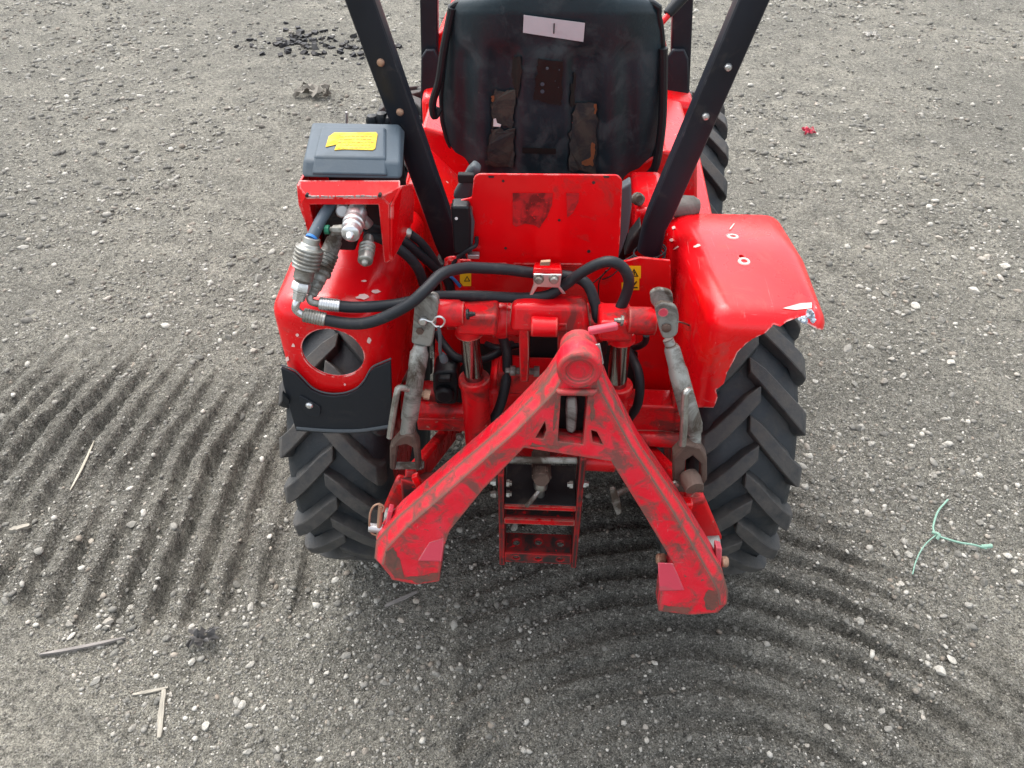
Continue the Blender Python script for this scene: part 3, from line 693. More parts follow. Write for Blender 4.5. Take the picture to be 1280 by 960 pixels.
# --- hoses
def hose(pts, r, name='hose', mat='hose'):
    mb = MB(); mb.tube([P(a, b, y) for a, b, y in pts], r, 14, 6); return mb.build(name, M[mat], T)
hose([(405,399.5,-.42),(431,404,-.425),(456,404,-.43),(482,396,-.43),(513,379,-.425),(533,361,-.41),(553,342,-.38),(580,335,-.345),(602,335,-.33),(635,337,-.315),(665,341,-.305),(695,344,-.30),(720,347,-.30),(735,357,-.31),(744,380,-.325),(747,400,-.335),(748,425,-.32),(750,450,-.28)], .0091)
hose([(423,382.5,-.405),(440,384,-.405),(462,383.5,-.405),(492,381,-.395),(513,377,-.385),(543,371,-.36),(565,370,-.345),(600,370,-.335),(640,372,-.325),(660,372,-.32),(685,369,-.32),(705,357,-.32),(725,342,-.325),(745,331,-.33),(763,327,-.335),(778,334,-.335),(786,350,-.335),(782,370,-.335),(770,395,-.34),(757,416,-.33),(752,440,-.28)], .0089)
hose([(459,284,-.30),(480,291,-.29),(505,302,-.27),(525,318,-.25),(545,335,-.225),(560,352,-.21),(566,380,-.20)], .0085)
hose([(455,291,-.30),(480,300,-.30),(505,316,-.29),(522,335,-.28),(530,357,-.27),(535,380,-.26),(540,410,-.25)], .0085)
hose([(512,292,-.26),(525,302,-.25),(538,318,-.235),(548,335,-.22),(560,352,-.205)], .0072)
coupler('crimp_sleeve', P(489,284,-.265), P(513,293,-.26), [(0,.008),(.05,.0095),(.9,.0095),(1,.008)], M['zinc'])
coupler('crimp_sleeve', P(452,272,-.30), P(462,283,-.30), [(0,.008),(.05,.009),(.9,.009),(1,.008)], M['tin'])
hose([(545,415,-.24),(556,432,-.26),(572,447,-.28),(600,450,-.27),(625,440,-.25),(640,430,-.22)], .0075)
hose([(628,420,-.24),(634,445,-.29),(632,480,-.33),(622,515,-.35),(604,540,-.36),(592,556,-.37)], .0092)
hose([(608,430,-.22),(625,436,-.24),(648,432,-.22)], .006)
hose([(786,440,-.25),(797,462,-.30),(800,485,-.32),(796,508,-.32),(785,525,-.30)], .0085)
hose([(808,418,-.30),(806,428,-.28),(796,434,-.24),(785,436,-.22)], .006)
def wire(pts, r, mat): 
    mb = MB(); mb.tube([P(a, b, y) for a, b, y in pts], r, 6, 6); return mb.build('wire', M[mat], T)
wire([(765,333,-.27),(752,345,-.25),(740,355,-.24)], .0012, 'dark'); wire([(758,338,-.26),(749,352,-.235),(748,372,-.22)], .0012, 'dark')
wire([(788,322,-.16),(776,334,-.20),(764,345,-.21),(750,350,-.20)], .0012, 'hose')
wire([(848,402,-.37),(860,406,-.30),(872,415,-.275),(878,430,-.27),(875,455,-.27),(884,470,-.27),(890,490,-.28),(896,500,-.30)], .0016, 'rusty')
wire([(546,340,-.22),(550,350,-.21),(553,366,-.20)], .002, 'copper'); wire([(563,345,-.22),(570,352,-.21),(575,358,-.205)], .003, 'bluefit')

# --- chassis, axle, rear housing
def part(name, mb, mat, parent=None, bevel=0, **k): return mb.build(name, mat if not isinstance(mat, str) else M[mat], parent or T, bevel=bevel, **k)
mb = MB(); mb.box((0,.02,.60), (.44,.36,.30)); body = part('rear_housing', mb, 'dark', bevel=.012)
mb = MB(); mb.lathe((-.33,0,R_W-.012), (1,0,0), [(0,.05),(.10,.05),(.16,.065),(.24,.10),(.42,.10),(.50,.065),(.56,.05),(.66,.05)], 24); part('axle', mb, 'red_cast')
mb = MB(); mb.box((0,.5,.42), (.22,1.1,.16)); mb.box((0,.93,.385), (.60,.09,.09)); part('chassis', mb, 'dark', bevel=.01)
# gearbox nose carrying the shaft
mb = MB(); mb.box((0.0,-.20,.56), (.20,.14,.20)); mb.lathe((.0,-.27,.56), (0,-1,0), [(0,.075),(.02,.075),(.03,.05),(.05,.045)], 28); part('gearbox', mb, 'red_cast', bevel=.01)
mb = MB(); c0 = P(676,566,-.33); c1 = P(677,600,-.425); n = 18; ax = (c1-c0)
mb.ring_tube([c0-V3((0,-.06,0)), c1-ax*.08, c1], [.0165,.0165,.0145], 18); pto = part('drive_shaft', mb, 'rusty', bevel=.001)
for k in range(6):
    a = k*math.pi/3; d = ax.normalized(); x = d.cross(V3((0,0,1))).normalized(); y = x.cross(d); o = x*math.cos(a)+y*math.sin(a)
    mb = MB(); mb.beam(c0+o*.016, c1-d*.008+o*.016, .006, .004, up=o); part('spline', mb, 'rusty', pto)

# --- panels behind the seat
yp = -.215
mb = MB(); up = [(588,330),(590,258),(563,262),(562,254),(590,247),(592,222),(598,217.5),(772,219),(778,225),(775,300),(772,330)]
mb.prism(rounded([P(a, b, yp) for a, b in up], [0,.002,0,.004,.003,.012,.012,.014,.014,0,0]), (0,.004,0)); bp = part('back_plate', mb, 'red', bevel=.001)
mb = MB(); lo = [(556,325),(772,329),(800,322),(838,326),(840,420),(836,532),(800,532),(797,440),(770,432),(600,430),(566,470),(542,470),(545,400)]
mb.prism([P(a, b, yp+.012) for a, b in lo], (0,.005,0)); lp = part('lower_panel', mb, 'red', bevel=.001)
mb = MB(); mb.prism([P(588,328,yp), P(772,330,yp), P(772,331,yp+.012), P(588,331,yp+.012)], (0,0,-.003)); part('folded_edge', mb, 'red', bp)
# rest of a torn-off decal, drilled holes, slots
patch('decal_rest', bp, [(641,241),(691,241),(690,256),(684,270),(674,285),(668,281),(656,279),(645,283),(641,280)], M['scuff'], bp, .0008, .0004)
patch('decal_rest', bp, [(708,241),(724,241),(723,252),(716,266),(709,272)], M['scuff'], bp, .0008, .0004)
for a, b, r in ((629,226,.0022),(742,228,.0026),(699,275,.0024),(632,310,.0024),(736,314,.003)):
    c, n_ = on(bp, a, b, .0005); mb = MB(); mb.lathe(c, n_, [(0,r),(.0006,r)], 12); part('drilled_hole', mb, 'dark', bp)
for a in (614, 758):
    patch('slot', bp, [(a-4,219.6),(a+4,219.8),(a+3,222),(a-3,222)], M['dark'], bp, .0006, .0004)
# warning stickers with a triangle sign
def warn(outline, tri, marks):
    s_ = patch('warning_sticker', lp, outline, M['yellow_sign'], lp, .0009, .0005)
    pts = [on(lp, a, b, .0018)[0] for a, b in tri]; c = sum(pts, V3())/3
    mb = MB(); mb.prism(pts, (0,-.0004,0), holes=[[c.lerp(p, .62) for p in pts]]); part('sign_triangle', mb, 'ink', s_, smooth=False)
    for m_ in marks:
        pts = [on(lp, a, b, .0018)[0] for a, b in m_]; mb = MB(); mb.prism(pts, (0,-.0004,0)); part('sign_mark', mb, 'ink', s_, smooth=False)
warn([(786,332),(801,332),(801,347),(799,348),(799,362),(777,362),(777,353),(781,352),(783,340)], [(792.5,335),(798,345),(787,345)], [[(792,339),(793.6,339),(793.2,343),(792.2,343)], [(789,350),(793,353),(796,350),(796,352),(793,356),(789,352)], [(788,358),(797,358),(797,359.4),(788,359.4)]])
warn([(575,331),(589,331),(589,357),(579,357),(575,352)], [(584,344),(588,351),(580,351)], [[(580,334),(587,334),(587,335),(580,335)], [(580,338),(586,338),(586,339),(580,339)]])
# hose bracket in the middle
mb = MB(); mb.box8([P(666,343,-.335), P(703,344,-.335), P(703,352,-.222), P(666,352,-.222), P(667,335,-.333), P(702,336,-.333), P(701,328,-.222), P(668,327,-.222)]); hb = part('hose_bracket', mb, 'red', bevel=.002)
mb = MB(); mb.prism([P(667,341,-.337), P(702,342,-.337), P(700,357,-.337), P(707,366,-.337), P(703,366,-.337), P(697,358,-.337), P(672,357,-.337), P(666,367,-.337), P(662,367,-.337), P(667,354,-.337)], (0,-.004,0)); part('clamp_plate', mb, 'zinc_bright', hb, bevel=.001)
for a in (673.5, 692.5):
    mb = MB(); mb.lathe(P(a,348.5,-.341), (0,-1,0), [(0,.0085),(.002,.0085),(.002,.0062),(.007,.0062),(.008,.005)], 10); part('bolt', mb, 'zinc', hb)
mb = MB(); mb.prism([P(676,328,-.332), P(688,327,-.332), P(687,332,-.332), P(675,332,-.332)], (0,.006,0)); part('worn_tab', mb, 'copper', hb)
# lamp socket at the left of the plate
mb = MB(); pts = rounded([P(563,258,-.235), P(586,258,-.235), P(589,275,-.235), P(588,318,-.235), P(567,318,-.235)], .006); mb.prism(pts, (0,.03,0)); so = part('socket', mb, 'black_plastic', bevel=.004, seg=3)
mb = MB(); mb.lathe(P(570.5,273,-.236), (0,-1,0), [(0,.0026),(.001,.0026),(.001,.0)], 10); part('screw', mb, 'white', so)
mb = MB(); mb.prism([P(588,260,-.232), P(593,280,-.228), P(590,316,-.228), P(586,318,-.232)], (0,.01,0)); part('rubber_edge', mb, 'grey_trim', so, bevel=.002)
mb = MB(); mb.tube([P(596,296,-.225), P(595,306,-.228), P(588,311,-.235), P(580,316,-.235), P(572,322,-.235), P(566,330,-.235)], .0035, 8); part('cable', mb, 'hose')
mb = MB(); mb.tube([P(558,330,-.235), P(558,324,-.235), P(565,322,-.235), P(572,323,-.235), P(574,330,-.235)], .003, 8); part('wire_loop', mb, 'red')
mb = MB(); mb.box(P(592,319,-.225), (.02,.012,.008)); part('clip', mb, 'tin', bevel=.001)
# grey skirts of the seat carrier each side of the plate
for nm, pl, y in (('seat_skirt', [(565,247),(584,214),(592,206),(602,214),(594,224),(590,247),(575,255)], -.16), ('seat_skirt', [(776,236),(789,228),(790,258),(786,288),(778,312),(772,326)], -.18)):
    mb = MB(); mb.prism([P(a, b, y) for a, b in pl], (0,.025,0)); part(nm, mb, 'grey_trim', bevel=.006, seg=3)
mb = MB(); mb.box(P(583,222,-.165), (.028,.012,.016)); part('latch', mb, 'dark', bevel=.002)
mb = MB(); mb.box((0.02,.04,.82), (.28,.22,.16)); part('seat_carrier', mb, 'dark', bevel=.015)

# --- rear frame posts
def post(a_top, a_bot, bend, name):
    t, b = P(*a_top, -.13), P(*a_bot, -.13); d = (t-b).normalized(); top = b+d*((1.72-b.z)/d.z); mb = MB()
    x = V3((1,0,0)); x = (x-d*x.dot(d)).normalized(); y = d.cross(x)
    hw, hd = .0225, .0185
    pts = [top, b+d*.03, b] + ([b+V3(bend)*.5, b+V3(bend)] if bend else [b-d*.03])
    vs = []; 
    for i, p in enumerate(pts):
        for k in range(16):
            a = 2*math.pi*k/16; cx, sy_ = math.cos(a), math.sin(a); e = .35 if i < 2 else .8
            vs.append(p + x*hw*math.copysign(abs(cx)**e, cx) + y*hd*math.copysign(abs(sy_)**e, sy_))
    fs = [(i*16+k, i*16+(k+1) % 16, (i+1)*16+(k+1) % 16, (i+1)*16+k) for i in range(len(pts)-1) for k in range(16)]
    fs += [tuple(range(15,-1,-1)), tuple((len(pts)-1)*16+k for k in range(16))]
    mb.add(vs, fs); return part(name, mb, 'black_paint', angle=28), top, d, y
pl_, tl2, dl, nl = post((453,0), (566,318), None, 'frame_post')
pr_, tr2, dr, nr = post((939,0), (818,282), (-.004,0,-.055), 'frame_post')
for po, spots, mat in ((pl_, ((476,78),(500,140)), 'copper'), (pr_, ((910,84),(882,145.5)), 'zinc_bright')):
    for a, b in spots:
        c, n_ = on(po, a, b, 0)
        if c is None: c, n_ = P(a, b, -.15), V3((0,-1,0))
        mb = MB(); mb.lathe(c-n_*.001, n_, [(0,.0062),(.003,.0062),(.0055,.0045),(.0065,0)], 12); part('bolt', mb, mat, po)
mb = MB(); mb.tube([tl2, tl2.lerp(tr2,.04)+V3((0,0,.03)), tl2.lerp(tr2,.5)+V3((0,0,.035)), tl2.lerp(tr2,.96)+V3((0,0,.03)), tr2], .02, 12); part('frame_hoop', mb, 'black_paint')
# lashing round the right post, and its foot
c = P(812,316,-.13); mb = MB()
for k in range(3):
    ring = []
    for q in range(17):
        a = q*2*math.pi/16; ring.append(c+V3((.029*math.cos(a), .026*math.sin(a), .006*k-.008+.006*math.sin(a*1+k*.8))))
    mb.ring_tube(ring, .0016, 6, cap=False)
mb.tube([c+V3((-.03,-.01,.0)), c+V3((-.045,-.02,-.004)), c+V3((-.06,-.015,-.012))], .0016, 6); part('lashing_wire', mb, 'hose')
mb = MB(); mb.box(P(815,345,-.14), (.02,.02,.08)); mb.box(P(826,352,-.16), (.035,.03,.02)); part('post_foot', mb, 'dark', bevel=.004)
mb = MB(); mb.box(P(563,332,-.14), (.05,.04,.03)); part('post_foot', mb, 'dark', bevel=.004)
mb = MB(); mb.prism([P(788,300,-.10), P(802,282,-.10), P(800,312,-.10), P(780,322,-.10)], (0,.04,0)); part('rubber_gaiter', mb, 'dark', bevel=.004)

# --- front frame posts, platform, hood
yfp = .68
for (x0, x1, xb0, xb1) in ((523,550,526,550), (838,869,833,861)):
    t0, t1 = P(x0, -12, yfp), P(x1, -12, yfp); b0, b1 = P(xb0+2, 150, yfp), P(xb1, 150, yfp); cx = ((t0+t1)/2); cb = (b0+b1)/2; d = (cx-cb).normalized(); top = cb+d*((1.72-cb.z)/d.z)
    wdt = (t1-t0).length*.82; mb = MB(); mb.beam(cb-d*.12, top, wdt, .03, up=(0,1,0)); fp = part('frame_post', mb, 'black_paint', bevel=.004)
    k = V3((0,-.019,0)); mb = MB(); p_ = [P(xb0,152,yfp-.02), P(xb1,152,yfp-.02), P(xb1-1,72,yfp-.02), P(xb1-6,60,yfp-.02), P(xb0+7,60,yfp-.02), P(xb0+1,70,yfp-.02)]
    mb.prism(p_, (0,-.012,0)); part('bracket', mb, 'black_paint', fp, bevel=.004)
mb = MB(); mb.prism([V3((-.20,.66,.55)), V3((-.30,.66,.70)), V3((-.30,.68,1.0)), V3((-.24,.69,1.06)), V3((.24,.69,1.06)), V3((.30,.68,1.0)), V3((.30,.66,.70)), V3((.20,.66,.55))], (0,.85,-.04)); part('bonnet', mb, 'red_gloss', bevel=.02, seg=3)
for s_ in (-1, 1):
    mb = MB(); xo = .385 if s_ > 0 else .34
    mb.box8([V3((s_*.10,.0,.70)), V3((s_*xo,.16,.66)), V3((s_*xo,.62,.70)), V3((s_*.10,.62,.70)), V3((s_*.10,.0,.80)), V3((s_*xo,.18,.765)), V3((s_*xo,.60,.815)), V3((s_*.10,.60,.83))]); part('foot_platform', mb, 'red_gloss', bevel=.008)
    mb = MB(); mb.box8([V3((s_*.16,.62,.60)), V3((s_*xo,.62,.60)), V3((s_*xo,.66,.60)), V3((s_*.16,.66,.60)), V3((s_*.16,.61,.90)), V3((s_*xo*.97,.61,.87)), V3((s_*xo*.97,.66,.89)), V3((s_*.16,.66,.92))]); part('dash_side', mb, 'red_gloss', bevel=.01)
mb = MB(); mb.prism([P(505,240,.20), P(528,158,.20), P(565,170,.20), P(640,215,.20), P(640,330,.20), P(520,330,.20)], (0,.30,0)); part('side_panel', mb, 'red_gloss', bevel=.007, seg=3)
mb = MB(); mb.prism([P(740,235,.20), P(830,188,.20), P(872,196,.20), P(872,285,.20), P(740,330,.20)], (0,.30,0)); part('side_panel', mb, 'red_gloss', bevel=.007, seg=3)
mb = MB(); mb.prism([P(507,235,-.05), P(522,228,-.05), P(600,300,-.05), P(592,345,-.05), P(540,345,-.05), P(515,318,-.05)], (0,.16,0)); part('inner_wing', mb, 'red_gloss', bevel=.01, seg=3)
mb = MB(); mb.prism([P(795,262,-.06), P(835,262,-.06), P(850,300,-.06), P(840,330,-.06), P(790,330,-.06)], (0,.16,0)); part('inner_wing', mb, 'red_gloss', bevel=.01, seg=3)
# muddy rubber buffer and a nut right of the seat
c = P(850,258,-.05); mb = MB(); mb.lathe(c-V3((.03,0,0)), (1,.1,-.05), [(0,.012),(.005,.019),(.03,.021),(.055,.020),(.066,.014),(.069,0)], 18); part('rubber_buffer', mb, 'mudcap')
mb = MB(); mb.lathe(P(796,248,-.04), (.3,-1,.3), [(0,.012),(.012,.012),(.016,.009),(.017,.0)], 12); part('nut', mb, 'galv')
# lever with black grip
a, b = P(824,32,.25), P(845,8,.27); d = (b-a).normalized(); mb = MB(); mb.cyl(a-d*.25, b, .006, seg=12); lv = part('lever', mb, 'red')
mb = MB(); mb.lathe(P(834,18,.262), d, [(0,.009),(.005,.0105),(.05,.0125),(.07,.012),(.08,.006),(.082,0)], 14); part('grip', mb, 'black_plastic', lv)

# --- seat
rows = [(-9,640,742),(-8,600,785),(-4,580,806),(4,570,816),(16,565,822),(40,561,827),(80,556,829),(120,552,829),(150,553,827),(178,560,822),(196,568,815),(210,578,806),(220,588,797),(232,598,790),(246,612,778)]
nu, nv = 64, 70; vs = []; fs = []
def seat_at(px, py, u, v):
    y = .085+.075*(1-v) + .060*abs(u)**3.2 + .02*max(0, v-.9)*10*(.4) + .03*max(0, .12-v)*2
    ch = 0.0
    def box_(c, h, s): return 1/(1+math.exp(-(h-abs(px-c))/s))
    if 50 < py < 250:
        vf = 1/(1+math.exp(-(py-62)/4))
        ch += .015*vf*(box_(629,17,2.2)+box_(731,18,2.2)) - .006*vf*box_(680,30,3)
        ch += .012*vf*(box_(582,8,3)+box_(784,9,3))
    return P(px, py, y+ch)
def row_at(py):
    for i in range(len(rows)-1):
        a, b = rows[i], rows[i+1]
        if a[0] <= py <= b[0]:
            t = (py-a[0])/(b[0]-a[0]); return a[1]+(b[1]-a[1])*t, a[2]+(b[2]-a[2])*t
    return rows[-1][1:]
for j in range(nv+1):
    tt = j/nv; py = 246-255*tt; x0, x1 = row_at(py)
    for i in range(nu+1):
        u = -1+2*i/nu; px = x0+(x1-x0)*i/nu; vs.append(seat_at(px, py, u, tt))
for j in range(nv):
    for i in range(nu): a = j*(nu+1)+i; fs.append((a, a+1, a+nu+2, a+nu+1))
mb = MB(); mb.add(vs, fs); seat = part('seat_back', mb, 'seat', angle=60, recalc=False)
seat_h = BVHTree.FromPolygons([v.co.copy() for v in seat.data.vertices], [p.vertices[:] for p in seat.data.polygons]); BVH[seat.name] = seat_h
so_ = seat.modifiers.new('thick', 'SOLIDIFY'); so_.thickness = .005; so_.offset = -1
# rubber bead round the rim
bead = MB(); 
edge = [vs[j*(nu+1)] for j in range(6, nv+1, 4)] + [vs[nv*(nu+1)+i] for i in range(4, nu, 6)] + [vs[j*(nu+1)+nu] for j in range(nv, 5, -4)]
bead.tube([e+V3((0,.004,0)) for e in edge], .0065, 10, 3); part('rim_bead', bead, 'black_plastic', seat)
mb = MB(); mb.tube([P(565,10,.15), P(555,60,.15), P(549,100,.15), P(541,128,.155), P(543,145,.16), P(549,135,.17)], .008, 10); part('rim_strap', mb, 'black_plastic', seat)
mb = MB(); mb.tube([P(829,60,.16), P(829,110,.165), P(827,160,.17), P(820,205,.175), P(812,218,.18)], .009, 10); part('rim_strap', mb, 'black_plastic', seat)
def ragged(o, j=1.3, n=5):
    out = []; rnd = random.Random(int(o[0][0]))
    for k in range(len(o)):
        a, b = o[k], o[(k+1) % len(o)]
        for q in range(n): out.append((a[0]+(b[0]-a[0])*q/n+rnd.uniform(-j,j), a[1]+(b[1]-a[1])*q/n+rnd.uniform(-j,j)))
    return out
patch('label_strip', seat, [(655,17),(731,27),(729,50),(654,39)], M['paper'], seat, .0045, .0005)
patch('scratch', seat, [(692,27),(693.5,27),(693,40),(691.5,40)], M['ink'], seat, .0056, .0004)
patch('worn_gap', seat, ragged([(673,72),(704,76),(703,92),(703,115),(701,131),(689,128),(678,125),(667,122),(668,110),(671,90)]), M['ink'], seat, .003, .0005)
for a, b, r in ((684,84,.0028),(678,104,.004),(678,113,.004),(699,86,.0015),(694,100,.001),(698,108,.001)):
    c, n_ = on(seat, a, b, .0036); mb = MB(); mb.lathe(c, n_, [(0,r),(.0006,r)], 10); part('rivet', mb, 'grey_lid', seat)
patch('worn_gap', seat, ragged([(641,70),(652,70),(653,100),(648,122),(645,112),(641,96)]), M['ink'], seat, .003, .0005)
patch('worn_gap', seat, ragged([(717,90),(719,92),(717,130),(714,134),(711,128),(713,105)]), M['ink'], seat, .003, .0005)
patch('mud_patch', seat, ragged([(619,111),(646,113),(644,140),(642,158),(616,157),(614,130)], 2.2), M['seat_mud'], seat, .0035, .0006)
patch('mud_patch', seat, ragged([(614,160),(644,161),(644,180),(643,209),(607,205),(609,182)], 2.2), M['seat_mud'], seat, .0035, .0006)
patch('mud_patch', seat, ragged([(718,127),(746,127),(748,150),(745,215),(708,212),(710,180),(713,150)], 2.2), M['seat_mud'], seat, .0035, .0006)
patch('rust_patch', seat, ragged([(724,172),(735,167),(744,178),(745,190),(740,206),(726,203)]), M['seat_rust'], seat, .0048, .0005)
patch('rust_patch', seat, ragged([(743,129),(747,129),(747,141),(743,140)]), M['seat_rust'], seat, .0048, .0005)
patch('rust_patch', seat, ragged([(613,118),(618,117),(618,124),(614,125)]), M['seat_rust'], seat, .0048, .0005)
patch('paint_fleck', seat, [(616,147),(620,146),(622,152),(627,154),(626,157),(616,156)], M['white'], seat, .0048, .0005)
mb = MB(); mb.box8([V3((-.16,.27,.86)), V3((.20,.27,.86)), V3((.20,.52,.88)), V3((-.16,.52,.88)), V3((-.17,.27,.95)), V3((.21,.27,.95)), V3((.22,.54,.95)), V3((-.18,.54,.95))]); part('seat_cushion', mb, 'seat', bevel=.03, seg=4)
# dark slot low in the seat back
patch('slot', seat, [(654,183),(695,184),(695,191),(654,190)], M['ink'], seat, .0042, .0006)

# --- lift gear
ys = -.315
mb = MB(); mb.cyl(P(560,396,ys), P(818,403,ys), .022, seg=24); part('lift_shaft', mb, 'red_cast')
mb = MB(); L0, R0 = P(640,381,-.35), P(733,384,-.35); L1, R1 = P(637,416,-.365), P(738,419,-.365)
mb.box8([L1, R1, R1+V3((0,.07,0)), L1+V3((0,.07,0)), L0, R0, R0+V3((0,.04,-.004)), L0+V3((0,.04,-.004))]); mb.cyl(P(622,397,ys), P(752,401,ys), .030, seg=24); cast = part('lift_housing', mb, 'red_cast', bevel=.008, seg=3)
mb = MB(); mb.cyl(P(664,408,-.372), P(697,409,-.372), .0165, seg=18); part('boss', mb, 'red_cast', cast, bevel=.002)
for a in (656, 704):
    mb = MB(); mb.prism([P(a-7,404,-.36), P(a+6,404,-.36), P(a+5,440,-.37), P(a+5,478,-.37), P(a-6,478,-.37), P(a-7,440,-.37)], (0,.05,0)); part('rib', mb, 'red_cast', cast, bevel=.003)
mb = MB(); mb.box(P(680,437,-.25), (.055,.03,.10)); part('recess', mb, 'dark', cast)
mb = MB(); mb.box(P(680,470,-.30), (.17,.05,.05)); part('cross_web', mb, 'red_cast', cast, bevel=.004)
for s_, (sx0, sx1, sy0), (bx0, bx1), rx in ((-1,(545,580,391),(572,622),(586,593)), (1,(784,817,400),(749,790),(776,771))):
    dy = 0 if s_ < 0 else 8
    mb = MB(); c = P((bx0+bx1)/2, 393+dy, -.37); wd = (bx1-bx0)/960*1.24
    mb.box8([c+V3((-wd/2,-.028,-.022)), c+V3((wd/2,-.028,-.022)), c+V3((wd/2,.05,-.04)), c+V3((-wd/2,.05,-.04)), c+V3((-wd/2,-.022,.014)), c+V3((wd/2,-.022,.014)), c+V3((wd/2,.045,.004)), c+V3((-wd/2,.045,.004))]); arm = part('lift_arm', mb, 'red_cast', bevel=.006, seg=3)
    mb = MB(); mb.lathe(P(sx0, sy0, -.385), P(sx1, sy0+1, -.385)-P(sx0, sy0, -.385), [(0,.017),(.002,.0215),(.036,.0215),(.040,.019),(.045,.019)], 20); part('sleeve', mb, 'red_cast', arm, bevel=.001)
    nx_b = 583 if s_ < 0 else 779
    mb = MB(); mb.lathe(P(nx_b, 393+dy, -.40), (-s_, 0, .1), [(0,.0085),(.004,.0085),(.004,.0045),(.010,.0040),(.010,.003),(.014,.003)], 8); part('grease_nipple', mb, 'dark' if s_ < 0 else 'zinc', arm)
    mb = MB(); mb.lathe(P(626 if s_ < 0 else 745, 398+dy*.6, ys), (1,0,0), [(-.012,.033),(.0,.035),(.006,.035),(.012,.033)], 24); part('collar', mb, 'red_cast', arm)
    # cylinder
    y0 = -.365; a0 = P(rx[0], 412+dy, y0); a1 = P(rx[1], 476+dy, y0-.0); b1 = P(rx[1]+(6 if s_ < 0 else -6), 562+dy, y0-.01)
    mb = MB(); mb.cyl(a0, a1, .0165, seg=24); rod = part('piston_rod', mb, 'chrome')
    mb = MB(); mb.lathe(a0+V3((0,0,.012)), a1-a0, [(0,.016),(.0,.022),(.018,.024),(.022,.0175)], 20); part('rod_eye', mb, 'red_cast', rod)
    mb = MB(); mb.lathe(a1-(b1-a1).normalized()*.008, b1-a1, [(0,.0175),(0,.027),(.012,.0285),(.018,.0255),(.03,.0245),((b1-a1).length,.0245),((b1-a1).length+.008,.02)], 24); part('lift_cylinder', mb, 'red_cast', bevel=.0015)
# side links
def plate(px, y, th=.008): mb = MB(); mb.prism(rounded([P(a, b, y) for a, b in px], .012), (0, th, 0)); return mb
lk = plate([(518,384),(522,369),(546,370),(548,384),(541,428),(538,434),(514,430),(515,420)], -.415); left = part('side_link', lk, 'galv', bevel=.002)
mb = plate([(523,366),(549,368),(549,392),(535,392),(521,390)], -.39); part('fork_plate', mb, 'galv', left, bevel=.002)
mb = MB(); mb.lathe(P(529,400,-.416), (0,-1,0), [(0,.0068),(.005,.0068),(.007,.005),(.0075,0)], 14); part('pin', mb, 'zinc_bright', left)
mb = MB(); mb.lathe(P(525,413,-.416), (0,-1,0), [(0,.0062),(.004,.0062),(.005,.0)], 6); part('bolt', mb, 'rusty', left)
mb = MB(); ring = [P(530,399,-.424), P(540,402,-.424), P(546,396,-.425), P(553,397,-.425), P(556,402,-.425), P(552,408,-.425), P(545,408,-.425), P(539,402,-.424)]; mb.tube(ring, .0016, 6, 5); part('split_ring', mb, 'zinc_bright', left)
mb = MB(); mb.tube([P(548,408,-.425), P(550,420,-.425), P(550,438,-.42), P(553,446,-.415)], .0028, 8); mb.lathe(P(552,442,-.418), P(557,455,-.415)-P(552,442,-.418), [(0,.004),(.004,.006),(.016,.007),(.02,.004)], 10); part('lanyard', mb, 'grey_trim', left)
t0, t1 = P(526,430,-.41), P(508,548,-.455); L_ = (t1-t0).length
mb = MB(); mb.lathe(t0, t1-t0, [(0,.010),(.012,.0125),(.016,.0150),(.04,.0150),(.042,.0142),(L_*.78,.0145),(L_*.8,.0125),(L_-.01,.0125),(L_,.009)], 20); part('turnbuckle', mb, 'galv', left)
mb = MB(); mb.tube([P(515,487,-.435), P(500,485,-.445), P(496,492,-.45), P(491,520,-.46), P(487,547,-.47)], .0055, 10); part('locking_rod', mb, 'zinc', left)
mb = MB(); mb.lathe(P(518,490,-.43), P(538,494,-.43)-P(518,490,-.43), [(0,.006),(.016,.006),(.016,.0085),(.026,.0085)], 8); part('bolt', mb, 'copper', left)
def fork(parent, pts, y, th, mat):
    mb = MB(); mb.prism([P(a, b, y) for a, b in pts], (0, th, 0)); return part('fork', mb, mat, parent, bevel=.003)
fork(left, [(497,548),(508,543),(518,546),(523,556),(526,588),(520,591),(516,560),(508,556),(497,558),(494,588),(487,587),(487,560)], -.465, .02, 'rusty')
mb = MB(); mb.cyl(P(490,582,-.455), P(528,582,-.455), .007, seg=12); mb.lathe(P(523,581,-.455), (1,0,0), [(0,.010),(.006,.010),(.006,.007),(.010,.007)], 6); part('pin', mb, 'galv', left)
rk = plate([(818,384),(826,378),(845,382),(849,395),(847,418),(840,423),(829,424),(824,412)], -.415); right = part('side_link', rk, 'galv', bevel=.002)
mb = plate([(812,366),(822,361),(840,364),(842,378),(838,384),(820,386),(814,380)], -.375); part('fork_plate', mb, 'galv', right, bevel=.002)
mb = MB(); mb.lathe(P(829,390.5,-.4165), (0,-1,0), [(0,.0078),(.0008,.0078)], 14); part('pin_hole', mb, 'red_pale', right)
mb = MB(); mb.lathe(P(833,409,-.416), (0,-1,0), [(0,.0075),(.004,.0075),(.0055,.0055),(.006,0)], 12); part('pin', mb, 'rusty', right)
mb = MB(); mb.cyl(P(835,424,-.405), P(840,436,-.41), .0085, seg=14); t0, t1 = P(839,432,-.41), P(868,540,-.45); L_ = (t1-t0).length
mb.lathe(t0, t1-t0, [(0,.010),(.006,.0125),(L_*.25,.0135),(L_*.27,.0150),(L_*.92,.0165),(L_,.0135)], 20); mb.cyl(t1, P(868,558,-.46), .011, seg=14); part('turnbuckle', mb, 'galv', right)
mb = MB(); mb.tube([P(862,488,-.455), P(858,490,-.462), P(856,500,-.465), P(855,530,-.475), P(853,556,-.48)], .0062, 10); part('locking_rod', mb, 'zinc', right)
fork(right, [(842,572),(858,556),(876,560),(884,574),(884,600),(876,612),(876,580),(866,570),(857,576),(855,610),(842,608)], -.475, .026, 'rusty')
